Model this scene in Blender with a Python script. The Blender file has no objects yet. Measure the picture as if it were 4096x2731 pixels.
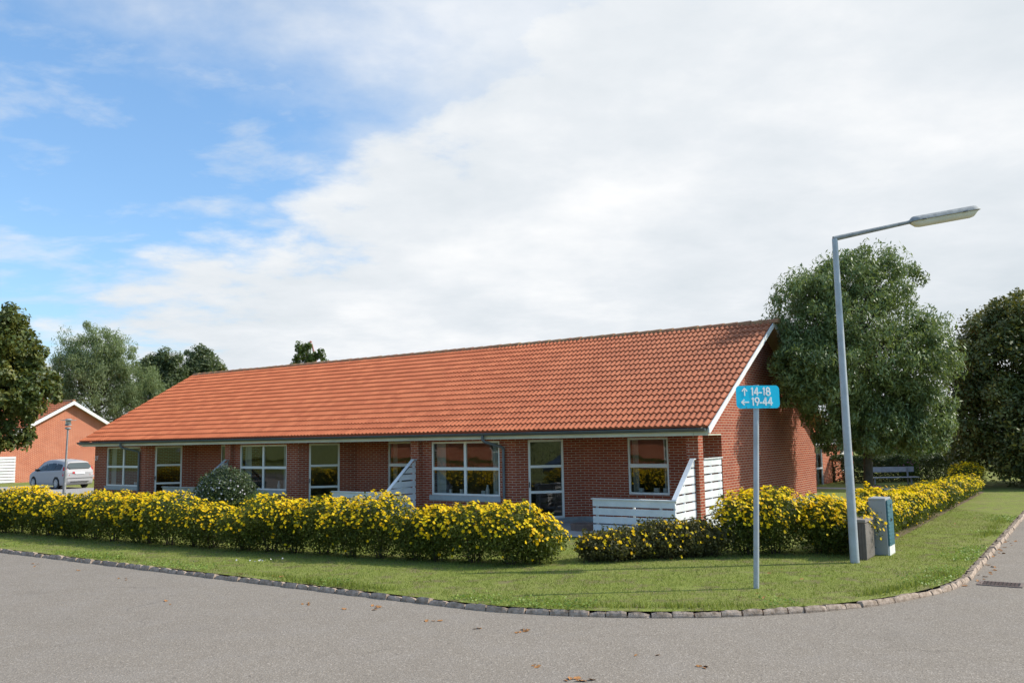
import bpy, math, random
import numpy as np
from mathutils import Matrix, Vector
random.seed(7); rng = np.random.default_rng(11)
PI = math.pi; R = math.radians
sc = bpy.context.scene; col = sc.collection

# ------------------------------------------------------------ camera
TH = R(34.367); HCAM = 2.33; PIT = R(6.496); ROL = R(1.046); FPX = 3414.9
cam_d = bpy.data.cameras.new('camera'); cam = bpy.data.objects.new('camera', cam_d); col.objects.link(cam)
cam_d.sensor_width = 36; cam_d.lens = FPX/4096*36; cam_d.clip_end = 3000; cam_d.clip_start = .1
F_ = Vector((0, math.cos(PIT), math.sin(PIT))); U_ = Vector((0, -math.sin(PIT), math.cos(PIT))); R_ = Vector((1, 0, 0))
R2 = R_*math.cos(ROL)-U_*math.sin(ROL); U2 = R_*math.sin(ROL)+U_*math.cos(ROL)
M = Matrix((R2, U2, -F_)).transposed().to_4x4(); M.translation = Vector((0, 0, HCAM)); cam.matrix_world = M
sc.camera = cam

# ------------------------------------------------------------ sun, sky, exposure
SUN_EL = R(40); SUN_AZV = Vector((1, .06, 0)).normalized()
sd = SUN_AZV*math.cos(SUN_EL)+Vector((0, 0, math.sin(SUN_EL)))
sun_d = bpy.data.lights.new('sun', 'SUN'); sun_d.energy = 4.7; sun_d.angle = R(.6); sun_d.color = (1, .94, .85)
sun = bpy.data.objects.new('sun', sun_d); col.objects.link(sun); sun.rotation_euler = sd.to_track_quat('Z', 'Y').to_euler(); sun.location = (0, 0, 40)
sc.view_settings.view_transform = 'Standard'; sc.view_settings.look = 'None'; sc.view_settings.exposure = .1; sc.view_settings.gamma = 1

def newmat(name):
    m = bpy.data.materials.new(name); m.use_nodes = True; nt = m.node_tree; nt.nodes.clear()
    return m, nt
class NT:
    def __init__(s, nt): s.nt = nt
    def n(s, t, **kw):
        nd = s.nt.nodes.new(t)
        for k, v in kw.items():
            if k.startswith('i_'): nd.inputs[k[2:].replace('_', ' ')].default_value = v
            else: setattr(nd, k, v)
        return nd
    def l(s, a, b): s.nt.links.new(a, b)
    def math(s, op, a, b=None, c=None, clamp=False):
        nd = s.nt.nodes.new('ShaderNodeMath'); nd.operation = op; nd.use_clamp = clamp
        for i, v in enumerate((a, b, c)):
            if v is None: continue
            if isinstance(v, (int, float)): nd.inputs[i].default_value = v
            else: s.l(v, nd.inputs[i])
        return nd.outputs[0]
    def mix(s, f, a, b, typ='MIX'):
        nd = s.nt.nodes.new('ShaderNodeMix'); nd.data_type = 'RGBA'; nd.blend_type = typ
        for sock, v in ((nd.inputs[0], f), (nd.inputs[6], a), (nd.inputs[7], b)):
            if isinstance(v, (int, float)): sock.default_value = v
            elif isinstance(v, tuple): sock.default_value = (*v, 1) if len(v) == 3 else v
            else: s.l(v, sock)
        return nd.outputs[2]
    def ramp(s, f, stops):
        nd = s.nt.nodes.new('ShaderNodeValToRGB'); cr = nd.color_ramp
        while len(cr.elements) < len(stops): cr.elements.new(.5)
        for e, (p, c) in zip(cr.elements, stops): e.position = p; e.color = (*c, 1) if isinstance(c, tuple) else (c, c, c, 1)
        s.l(f, nd.inputs[0]); return nd.outputs[0]
    def noise(s, vec, scale, detail=4, rough=.55, dist=0):
        nd = s.nt.nodes.new('ShaderNodeTexNoise'); nd.inputs['Scale'].default_value = scale; nd.inputs['Detail'].default_value = detail
        nd.inputs['Roughness'].default_value = rough; nd.inputs['Distortion'].default_value = dist
        if vec is not None: s.l(vec, nd.inputs['Vector'])
        return nd.outputs[0]

w = bpy.data.worlds.new('World'); sc.world = w; w.use_nodes = True; w.node_tree.nodes.clear(); T = NT(w.node_tree)
sky = T.n('ShaderNodeTexSky'); sky.sky_type = 'NISHITA'; sky.sun_disc = False; sky.sun_elevation = SUN_EL
sky.sun_rotation = math.atan2(SUN_AZV.x, SUN_AZV.y); sky.air_density = 1.0; sky.dust_density = 1.0; sky.ozone_density = 1.6
tc = T.n('ShaderNodeTexCoord'); D = tc.outputs['Generated']
sep = T.n('ShaderNodeSeparateXYZ'); T.l(D, sep.inputs[0])
zz = T.math('ADD', T.math('MAXIMUM', sep.outputs[2], 0), .16)
cmb = T.n('ShaderNodeCombineXYZ'); T.l(T.math('DIVIDE', sep.outputs[0], zz), cmb.inputs[0]); T.l(T.math('DIVIDE', sep.outputs[1], zz), cmb.inputs[1])
cp = cmb.outputs[0]
n1 = T.noise(cp, .9, 7, .58, .25); n2 = T.noise(cp, 2.6, 6, .6, .1); n3 = T.noise(cp, .55, 6, .55, .3)
nrm = T.n('ShaderNodeVectorMath', operation='DOT_PRODUCT'); T.l(D, nrm.inputs[0]); nrm.inputs[1].default_value = (.546, .37, -.752)
edge = nrm.outputs['Value']
# towards the zenith the bank breaks up into thinner cloud
e2 = T.math('ADD', T.math('MULTIPLY', edge, 5.5), T.math('MULTIPLY', T.math('SUBTRACT', n1, .5), 2.4))
e2 = T.math('ADD', e2, T.math('MULTIPLY', T.math('SUBTRACT', n2, .5), 1.5))
thick = T.n('ShaderNodeMapRange', interpolation_type='SMOOTHSTEP'); T.l(e2, thick.inputs[0]); thick.inputs[1].default_value = -.18; thick.inputs[2].default_value = .42
veilside = T.math('ADD', T.math('MULTIPLY', sep.outputs[0], 2.0), T.math('MULTIPLY', sep.outputs[2], 2.4))   # veils thicken up and to the right
v1 = T.math('ADD', T.math('MULTIPLY', T.math('SUBTRACT', n1, .5), 2.2), T.math('MULTIPLY', T.math('SUBTRACT', n2, .5), 1.2))
v2 = T.math('ADD', v1, T.math('SUBTRACT', veilside, .48))
veil = T.n('ShaderNodeMapRange', interpolation_type='SMOOTHSTEP'); T.l(v2, veil.inputs[0]); veil.inputs[1].default_value = -.55; veil.inputs[2].default_value = .75; veil.inputs[4].default_value = .9
wmap = T.n('ShaderNodeMapping'); T.l(cp, wmap.inputs[0]); wmap.inputs['Scale'].default_value = (1.25, 1.6, 1); wmap.inputs['Rotation'].default_value = (0, 0, .5)
wn = T.noise(wmap.outputs[0], 2.6, 7, .58, .15); wn2 = T.noise(cp, .8, 3, .5)
wisp = T.n('ShaderNodeMapRange', interpolation_type='SMOOTHSTEP'); T.l(T.math('ADD', wn, T.math('MULTIPLY', T.math('SUBTRACT', wn2, .5), .5)), wisp.inputs[0]); wisp.inputs[1].default_value = .44; wisp.inputs[2].default_value = .74; wisp.inputs[4].default_value = .62
cm = T.math('MAXIMUM', T.math('MAXIMUM', thick.outputs[0], veil.outputs[0]), wisp.outputs[0])
# the sky behind the photographer is mostly clear
back = T.n('ShaderNodeMapRange', interpolation_type='SMOOTHSTEP'); T.l(sep.outputs[1], back.inputs[0]); back.inputs[1].default_value = -.35; back.inputs[2].default_value = .45; back.inputs[3].default_value = .12; back.inputs[4].default_value = 1
cm = T.math('MULTIPLY', T.math('MAXIMUM', cm, .04), back.outputs[0])
shade = T.ramp(T.math('ADD', T.math('MULTIPLY', n3, .65), T.math('MULTIPLY', n2, .35)), [(.36, (.67, .73, .78)), (.50, (.79, .83, .87)), (.62, (.95, .96, .97))])
skyc = T.mix(1.0, sky.outputs[0], T.ramp(sep.outputs[2], [(.05, (.92, 1.11, 1.27)), (.45, (1.04, 1.37, 1.52))]), 'MULTIPLY')
bg1 = T.n('ShaderNodeBackground'); T.l(skyc, bg1.inputs[0]); bg1.inputs[1].default_value = .15
bg2 = T.n('ShaderNodeBackground'); T.l(shade, bg2.inputs[0]); bg2.inputs[1].default_value = .98
ms = T.n('ShaderNodeMixShader'); T.l(cm, ms.inputs[0]); T.l(bg1.outputs[0], ms.inputs[1]); T.l(bg2.outputs[0], ms.inputs[2])
wo = T.n('ShaderNodeOutputWorld'); T.l(ms.outputs[0], wo.inputs[0])

# ------------------------------------------------------------ helpers
O2 = Vector((4.319, 20.167)); AV = Vector((-math.cos(TH), math.sin(TH))); BV = Vector((math.sin(TH), math.cos(TH)))
def ab(a, b): p = O2+AV*a+BV*b; return p.x, p.y
def toab(x, y): d = Vector((x, y))-O2; return d.dot(AV), d.dot(BV)

class MB:
    def __init__(s): s.v = []; s.f = []; s.uv = []; s.r = []
    def face(s, pts, uv=None, r=None):
        i = len(s.v); s.v += [tuple(p) for p in pts]; s.f.append(tuple(range(i, i+len(pts))))
        if uv is None:
            P = [Vector(p) for p in pts]; n = Vector((0, 0, 0))
            for k in range(len(P)):
                a, b = P[k], P[(k+1) % len(P)]
                n += Vector(((a.y-b.y)*(a.z+b.z), (a.z-b.z)*(a.x+b.x), (a.x-b.x)*(a.y+b.y)))
            if n.length > 0: n.normalize()
            if abs(n.z) > .7: uv = [(p.x, p.y) for p in P]
            else:
                t = Vector((-n.y, n.x, 0)).normalized(); uv = [(p.dot(t), p.z) for p in P]
        s.uv.append(uv); s.r.append(random.random() if r is None else r)
    def box(s, x0, y0, z0, x1, y1, z1, M=None, r=None):
        c = [Vector(p) for p in ((x0, y0, z0), (x1, y0, z0), (x1, y1, z0), (x0, y1, z0), (x0, y0, z1), (x1, y0, z1), (x1, y1, z1), (x0, y1, z1))]
        if M is not None: c = [M @ p for p in c]
        if r is None: r = random.random()
        for q in ((0, 3, 2, 1), (4, 5, 6, 7), (0, 1, 5, 4), (1, 2, 6, 5), (2, 3, 7, 6), (3, 0, 4, 7)): s.face([c[k] for k in q], r=r)
    def prism(s, poly, h):            # poly: list of 3D points, h: extrusion vector
        h = Vector(h); P = [Vector(p) for p in poly]; Q = [p+h for p in P]
        s.face(P[::-1]); s.face(Q)
        for k in range(len(P)): j = (k+1) % len(P); s.face([P[k], P[j], Q[j], Q[k]])
    def tube(s, pts, rad, n=10, caps=True):
        P = [Vector(p) for p in pts]
        if not hasattr(rad, '__len__'): rad = [rad]*len(P)
        rings = []; ref = Vector((0, 0, 1))
        for i, p in enumerate(P):
            d = (P[min(i+1, len(P)-1)]-P[max(i-1, 0)]).normalized()
            u = d.cross(ref if abs(d.dot(ref)) < .95 else Vector((1, 0, 0))).normalized(); v = u.cross(d)
            rings.append([p+(u*math.cos(2*PI*k/n)+v*math.sin(2*PI*k/n))*rad[i] for k in range(n)])
        for a, b in zip(rings, rings[1:]):
            for k in range(n): j = (k+1) % n; s.face([a[k], a[j], b[j], b[k]])
        if caps: s.face(rings[0][::-1]); s.face(rings[-1])
    def lathe(s, prof, c, n=20, axis='Z', M=None):
        rings = []
        for (r, z) in prof:
            ring = [Vector((r*math.cos(2*PI*k/n), r*math.sin(2*PI*k/n), z)) for k in range(n)]
            if M is not None: ring = [M @ p for p in ring]
            rings.append([p+Vector(c) for p in ring])
        for a, b in zip(rings, rings[1:]):
            for k in range(n): j = (k+1) % n; s.face([a[k], a[j], b[j], b[k]])
        s.face(rings[0][::-1]); s.face(rings[-1])
    def build(s, name, mat, parent=None, off=(0, 0, 0), smooth=False, bevel=0):
        me = bpy.data.meshes.new(name); v = np.array(s.v, float)-np.array(off, float)
        me.from_pydata([tuple(p) for p in v], [], s.f)
        uvl = me.uv_layers.new(name='UVMap'); flat = [c for f in s.uv for p in f for c in p]; uvl.data.foreach_set('uv', flat)
        at = me.attributes.new('rnd', 'FLOAT', 'FACE'); at.data.foreach_set('value', s.r)
        if smooth or bevel:
            import bmesh
            bm = bmesh.new(); bm.from_mesh(me); bmesh.ops.remove_doubles(bm, verts=bm.verts, dist=1e-5); bm.to_mesh(me); bm.free()
        if smooth:
            me.polygons.foreach_set('use_smooth', [True]*len(me.polygons)); me.set_sharp_from_angle(angle=R(40))
        o = bpy.data.objects.new(name, me); col.objects.link(o); me.materials.append(mat)
        if bevel:
            b = o.modifiers.new('bevel', 'BEVEL'); b.width = bevel; b.segments = 2; b.limit_method = 'ANGLE'
        if parent is not None: o.parent = parent
        return o
def tag(o, label=None, cat=None, group=None, kind=None):
    for k, v in (('label', label), ('category', cat), ('group', group), ('kind', kind)):
        if v: o[k] = v
    return o
def thing(name, loc, rz, label, cat, group=None):
    o = bpy.data.objects.new(name, None); col.objects.link(o); o.location = loc; o.rotation_euler = (0, 0, rz); o.empty_display_size = .2
    return tag(o, label, cat, group)
def copy_tree(o, parent=None):
    c = o.copy(); col.objects.link(c); c.parent = parent
    for ch in [k for k in bpy.data.objects if k.parent == o]: copy_tree(ch, c)
    return c
def quads(name, mat, P, Nn, size, aspect=.55, parent=None, off=(0, 0, 0), rnd=None, kind=None, sides=4, cup=0, tang=None):
    """n small leaf/petal faces at P with normals Nn"""
    n = len(P); P = P-np.array(off)
    size = np.broadcast_to(np.asarray(size, float), (n,))
    Nn = Nn/np.maximum(np.linalg.norm(Nn, axis=1, keepdims=True), 1e-9)
    t = rng.normal(size=(n, 3)) if tang is None else tang+rng.normal(size=(n, 3))*.35
    t -= (t*Nn).sum(1, keepdims=True)*Nn; t /= np.maximum(np.linalg.norm(t, axis=1, keepdims=True), 1e-9); b = np.cross(Nn, t)
    me = bpy.data.meshes.new(name)
    if sides == 4:
        o = np.array([[-1, 0], [-.1, aspect], [1, 0], [-.1, -aspect]])
        V = P[:, None]+size[:, None, None]*(o[None, :, :1]*t[:, None]+o[None, :, 1:]*b[:, None])
        V[:, 0] += Nn*size[:, None]*.12; V[:, 2] -= Nn*size[:, None]*.15
        V = V.reshape(-1, 3); m = 4; nf = n; loops = np.arange(n*4, dtype=np.int32); ls = np.arange(n, dtype=np.int32)*4; lt = np.full(n, 4, np.int32); per = 1
    elif sides == 3:   # blade
        V = np.stack([P-b*size[:, None]*aspect, P+b*size[:, None]*aspect, P+t*size[:, None]], 1).reshape(-1, 3); loops = np.arange(n*3, dtype=np.int32); ls = np.arange(n, dtype=np.int32)*3; lt = np.full(n, 3, np.int32); per = 1; nf = n
    else:              # flower: centre + 10 rim points (five petals)
        k = 10; an = np.arange(k)*2*PI/k; rr = np.where(np.arange(k) % 2 == 0, 1, .62)
        rim = P[:, None]+size[:, None, None]*(rr*np.cos(an))[None, :, None]*t[:, None]+size[:, None, None]*(rr*np.sin(an))[None, :, None]*b[:, None]+(cup*rr)[None, :, None]*size[:, None, None]*Nn[:, None]
        V = np.concatenate([P[:, None], rim], 1).reshape(-1, 3)
        base = (np.arange(n)*(k+1))[:, None, None]; tri = np.array([[0, 1+i, 1+(i+1) % k] for i in range(k)])[None]
        loops = (base+tri).astype(np.int32).ravel(); nf = n*k; ls = np.arange(nf, dtype=np.int32)*3; lt = np.full(nf, 3, np.int32); per = k
    me.vertices.add(len(V)); me.vertices.foreach_set('co', V.astype(np.float32).ravel())
    me.loops.add(len(loops)); me.loops.foreach_set('vertex_index', loops)
    me.polygons.add(nf); me.polygons.foreach_set('loop_start', ls); me.polygons.foreach_set('loop_total', lt)
    me.update(calc_edges=True)
    r = rng.random(n) if rnd is None else rnd
    at = me.attributes.new('rnd', 'FLOAT', 'FACE'); at.data.foreach_set('value', np.repeat(r, per).astype(np.float32))
    me.materials.append(mat); ob = bpy.data.objects.new(name, me); col.objects.link(ob)
    if parent is not None: ob.parent = parent
    if kind: ob['kind'] = kind
    return ob

# ------------------------------------------------------------ materials
def simple(name, c, rough=.6, metal=0, spec=.4, nz=.0, nscale=8, c2=None, bump=0, bscale=60):
    m, nt = newmat(name); T = NT(nt); bs = T.n('ShaderNodeBsdfPrincipled'); out = T.n('ShaderNodeOutputMaterial'); T.l(bs.outputs[0], out.inputs[0])
    bs.inputs['Roughness'].default_value = rough; bs.inputs['Metallic'].default_value = metal; bs.inputs['Specular IOR Level'].default_value = spec
    tc = T.n('ShaderNodeTexCoord')
    if nz > 0 or c2:
        n = T.noise(tc.outputs['Object'], nscale, 5, .6)
        f = T.ramp(n, [(.35, 0.), (.68, 1.)])
        c2 = c2 or tuple(x*(1-nz) for x in c); T.l(T.mix(f, c, c2), bs.inputs['Base Color'])
    else: bs.inputs['Base Color'].default_value = (*c, 1)
    if bump:
        b = T.n('ShaderNodeBump'); b.inputs['Strength'].default_value = bump; b.inputs['Distance'].default_value = .01
        T.l(T.noise(tc.outputs['Object'], bscale, 4), b.inputs['Height']); T.l(b.outputs[0], bs.inputs['Normal'])
    return m
def brick_mat(name, c1, c2, mort, mort_w=.0078):
    m, nt = newmat(name); T = NT(nt); bs = T.n('ShaderNodeBsdfPrincipled'); out = T.n('ShaderNodeOutputMaterial'); T.l(bs.outputs[0], out.inputs[0])
    tc = T.n('ShaderNodeTexCoord'); bt = T.n('ShaderNodeTexBrick'); T.l(tc.outputs['UV'], bt.inputs['Vector'])
    bt.offset = .5; bt.inputs['Scale'].default_value = 1; bt.inputs['Brick Width'].default_value = .24; bt.inputs['Row Height'].default_value = .0667
    bt.inputs['Mortar Size'].default_value = mort_w; bt.inputs['Mortar Smooth'].default_value = .15; bt.inputs['Bias'].default_value = 0
    bt.inputs['Color1'].default_value = (*c1, 1); bt.inputs['Color2'].default_value = (*c2, 1); bt.inputs['Mortar'].default_value = (*mort, 1)
    n = T.noise(tc.outputs['UV'], 1.1, 5, .6); n2 = T.noise(tc.outputs['UV'], 22, 3, .6)
    c = T.mix(T.ramp(n, [(.3, 0.), (.75, .35)]), bt.outputs[0], (c1[0]*.62, c1[1]*.6, c1[2]*.65))
    c = T.mix(T.ramp(n2, [(.3, 0.), (.7, .22)]), c, (c2[0]*1.25, c2[1]*1.3, c2[2]*1.3))
    T.l(c, bs.inputs['Base Color']); bs.inputs['Roughness'].default_value = .88; bs.inputs['Specular IOR Level'].default_value = .2
    b = T.n('ShaderNodeBump'); b.inputs['Strength'].default_value = .5; b.inputs['Distance'].default_value = .006; b.invert = True
    T.l(bt.outputs['Fac'], b.inputs['Height']); T.l(b.outputs[0], bs.inputs['Normal']); return m
M_brick = brick_mat('red_brick', (.25, .045, .022), (.37, .082, .036), (.54, .44, .33))
M_brick_far = brick_mat('orange_brick', (.38, .072, .030), (.50, .12, .048), (.74, .50, .35), .0105)
def tile_mat():
    m, nt = newmat('roof_tiles'); T = NT(nt); bs = T.n('ShaderNodeBsdfPrincipled'); out = T.n('ShaderNodeOutputMaterial'); T.l(bs.outputs[0], out.inputs[0])
    at = T.n('ShaderNodeAttribute', attribute_name='rnd'); tc = T.n('ShaderNodeTexCoord')
    c = T.ramp(at.outputs['Fac'], [(0, (.40, .106, .042)), (.5, (.455, .126, .051)), (1, (.51, .150, .063))])
    sx = T.n('ShaderNodeSeparateXYZ'); T.l(tc.outputs['Object'], sx.inputs[0])
    n = T.noise(tc.outputs['Object'], 1.3, 6, .65); n2 = T.noise(tc.outputs['Object'], 9, 5, .6)
    # the end of the roof under the trees is grimier and lichened
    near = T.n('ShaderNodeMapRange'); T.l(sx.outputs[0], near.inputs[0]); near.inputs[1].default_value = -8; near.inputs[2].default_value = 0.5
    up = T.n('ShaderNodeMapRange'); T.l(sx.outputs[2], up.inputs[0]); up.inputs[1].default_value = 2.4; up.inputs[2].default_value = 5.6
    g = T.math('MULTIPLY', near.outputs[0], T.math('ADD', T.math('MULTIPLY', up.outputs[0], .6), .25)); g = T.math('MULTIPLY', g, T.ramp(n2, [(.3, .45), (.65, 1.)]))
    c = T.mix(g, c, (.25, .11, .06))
    c = T.mix(T.ramp(n, [(.45, 0.), (.8, .15)]), c, (.40, .14, .06))
    sp = T.noise(tc.outputs['Object'], 14, 2, .5); c = T.mix(T.ramp(sp, [(.72, 0.), (.76, .5)]), c, (.55, .42, .26))
    T.l(c, bs.inputs['Base Color']); bs.inputs['Roughness'].default_value = .72; bs.inputs['Specular IOR Level'].default_value = .3
    b = T.n('ShaderNodeBump'); b.inputs['Strength'].default_value = .25; b.inputs['Distance'].default_value = .01; T.l(T.noise(tc.outputs['Object'], 60, 3), b.inputs['Height']); T.l(b.outputs[0], bs.inputs['Normal'])
    return m
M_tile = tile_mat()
M_ridge = simple('ridge_tiles', (.30, .12, .065), .85, c2=(.33, .22, .10), nscale=5, bump=.4)
M_white = simple('white_paint', (.80, .79, .76), .55, c2=(.68, .67, .63), nscale=3)
M_wood_white = simple('white_painted_boards', (.80, .80, .79), .6, c2=(.62, .63, .62), nscale=2.2, bump=.3, bscale=25)
M_wood_grey = simple('weathered_white_boards', (.42, .43, .44), .8, c2=(.25, .27, .24), nscale=7, bump=.3, bscale=25)
M_fascia = simple('green_grey_paint', (.66, .65, .50), .6, c2=(.54, .53, .40), nscale=1.5)
M_soffit = simple('tan_soffit', (.33, .22, .13), .8, nz=.2)
M_gutter = simple('dark_zinc', (.13, .15, .16), .45, .3, nz=.25, nscale=2)
M_pipe = simple('grey_zinc', (.16, .18, .19), .5, .3, nz=.2)
M_frame = simple('window_paint', (.84, .81, .74), .45, nz=.08, nscale=3)
M_sill = simple('grey_sill_panel', (.40, .42, .41), .7, nz=.15)
M_conc = simple('plinth_concrete', (.33, .33, .32), .9, nz=.25, nscale=6, bump=.3)
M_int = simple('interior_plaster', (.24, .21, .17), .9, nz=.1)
M_curt = simple('curtain', (.62, .62, .58), .9, nz=.12, nscale=12)
M_pot = simple('white_ceramic', (.75, .76, .76), .25)
M_galv = simple('galvanised_steel', (.46, .49, .52), .5, .25, c2=(.36, .38, .39), nscale=4, bump=.08)
M_galv_d = simple('weathered_steel', (.22, .23, .23), .7, .2, c2=(.38, .39, .38), nscale=11)
M_diff = simple('lamp_diffuser', (.72, .70, .60), .35, nz=.12, nscale=3)
M_black = simple('black_rubber', (.018, .018, .018), .7)
M_sign = simple('sign_cyan', (.0, .60, .84), .35, nz=.06, nscale=3)
M_signw = simple('sign_white', (.97, .95, .90), .4)
M_cabg = simple('cabinet_grey', (.33, .34, .34), .6, nz=.1, nscale=4)
M_teal = simple('cabinet_teal', (.05, .15, .18), .5, nz=.2, nscale=3)
M_rib = simple('ribbed_concrete', (.27, .235, .205), .85, c2=(.18, .155, .13), nscale=3, bump=.3)
M_ribd = simple('brown_cover', (.16, .13, .11), .85, nz=.25)
M_bark = simple('bark', (.10, .085, .065), .95, nz=.4, nscale=10, bump=.6, bscale=30)
M_twig = simple('twigs', (.11, .08, .06), .95, nz=.3)
M_woodg = simple('bench_planks', (.46, .45, .47), .8, nz=.25, nscale=8)
M_iron = simple('drain_iron', (.07, .045, .04), .8, .2, nz=.3, nscale=20)
M_deadleaf = simple('dead_leaf', (.42, .20, .06), .8, c2=(.26, .11, .04), nscale=30)
M_kerb = simple('granite_kerb', (.50, .39, .30), .9, c2=(.21, .15, .10), nscale=13, bump=.8, bscale=45)
def glass_mat(name, tint=(.9, .95, .92), refl=.22):
    m, nt = newmat(name); T = NT(nt); out = T.n('ShaderNodeOutputMaterial'); tr = T.n('ShaderNodeBsdfTransparent'); tr.inputs[0].default_value = (*tint, 1)
    gl = T.n('ShaderNodeBsdfGlossy'); gl.inputs['Roughness'].default_value = .015; gl.inputs[0].default_value = (.95, .97, 1, 1)
    fr = T.n('ShaderNodeLayerWeight'); fr.inputs[0].default_value = .35
    f = T.math('ADD', T.math('MULTIPLY', fr.outputs['Fresnel'], .5), refl, clamp=True)
    mx = T.n('ShaderNodeMixShader'); T.l(f, mx.inputs[0]); T.l(tr.outputs[0], mx.inputs[1]); T.l(gl.outputs[0], mx.inputs[2]); T.l(mx.outputs[0], out.inputs[0]); return m
M_glass = glass_mat('window_glass', (.70, .73, .71), .075)
M_carglass = simple('car_glass', (.025, .03, .032), .12, spec=.25)
def leaf_mat(name, stops, rough=.5, spec=.4, trans=.3, pos=.35):
    m, nt = newmat(name); T = NT(nt); out = T.n('ShaderNodeOutputMaterial'); bs = T.n('ShaderNodeBsdfPrincipled'); tl = T.n('ShaderNodeBsdfTranslucent')
    at = T.n('ShaderNodeAttribute', attribute_name='rnd'); tc = T.n('ShaderNodeTexCoord'); n = T.noise(tc.outputs['Object'], .9, 3, .6)
    f = T.math('ADD', T.math('MULTIPLY', at.outputs['Fac'], 1-pos), T.math('MULTIPLY', T.ramp(n, [(.3, 0.), (.7, 1.)]), pos))
    c = T.ramp(f, stops); T.l(c, bs.inputs['Base Color']); bs.inputs['Roughness'].default_value = rough; bs.inputs['Specular IOR Level'].default_value = spec
    T.l(T.mix(.5, c, (stops[-1][1][0], stops[-1][1][1]*1.2, stops[-1][1][2]*.5)), tl.inputs[0])
    mx = T.n('ShaderNodeMixShader'); mx.inputs[0].default_value = trans; T.l(bs.outputs[0], mx.inputs[1]); T.l(tl.outputs[0], mx.inputs[2]); T.l(mx.outputs[0], out.inputs[0]); return m
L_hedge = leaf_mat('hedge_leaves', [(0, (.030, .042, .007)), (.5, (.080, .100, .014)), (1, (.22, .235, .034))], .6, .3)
L_flower = leaf_mat('yellow_petals', [(0, (.80, .44, .005)), (.5, (.95, .63, .006)), (1, (.98, .74, .02))], .6, .2, .42, 0)
L_ash = leaf_mat('ash_leaves', [(0, (.05, .075, .025)), (.5, (.14, .19, .06)), (.85, (.25, .31, .12)), (1, (.34, .37, .16))], .45, .5, .25)
L_maple = leaf_mat('maple_leaves', [(0, (.03, .045, .012)), (.5, (.075, .11, .024)), (.8, (.17, .17, .035)), (1, (.33, .24, .05))], .5, .4, .25, .5)
L_dark = leaf_mat('dark_leaves', [(0, (.035, .050, .014)), (.55, (.095, .120, .028)), (.85, (.18, .18, .04)), (1, (.32, .24, .05))], .5, .4, .2, .5)
L_willow = leaf_mat('willow_leaves', [(0, (.10, .135, .065)), (.5, (.20, .25, .12)), (1, (.33, .37, .19))], .6, .3, .4, .4)
L_far = leaf_mat('far_tree_leaves', [(0, (.05, .075, .035)), (.6, (.12, .155, .07)), (1, (.20, .22, .09))], .5, .4, .35)
L_shrub = leaf_mat('shrub_leaves', [(0, (.02, .036, .014)), (.6, (.06, .09, .03)), (1, (.12, .14, .04))], .5, .4, .2)
L_green = leaf_mat('bright_leaves', [(0, (.04, .07, .015)), (.6, (.10, .15, .03)), (1, (.18, .23, .05))], .5, .3, .3)
L_grass = leaf_mat('grass_blades', [(0, (.10, .13, .022)), (.5, (.19, .24, .04)), (.9, (.29, .32, .075)), (1, (.45, .41, .17))], .55, .3, .3, .45)
L_white = leaf_mat('pale_petals', [(0, (.7, .62, .68)), (1, (.85, .82, .85))], .6, .2, .3, 0)
L_pink = leaf_mat('pink_petals', [(0, (.62, .16, .32)), (1, (.78, .35, .50))], .6, .2, .3, 0)
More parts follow.
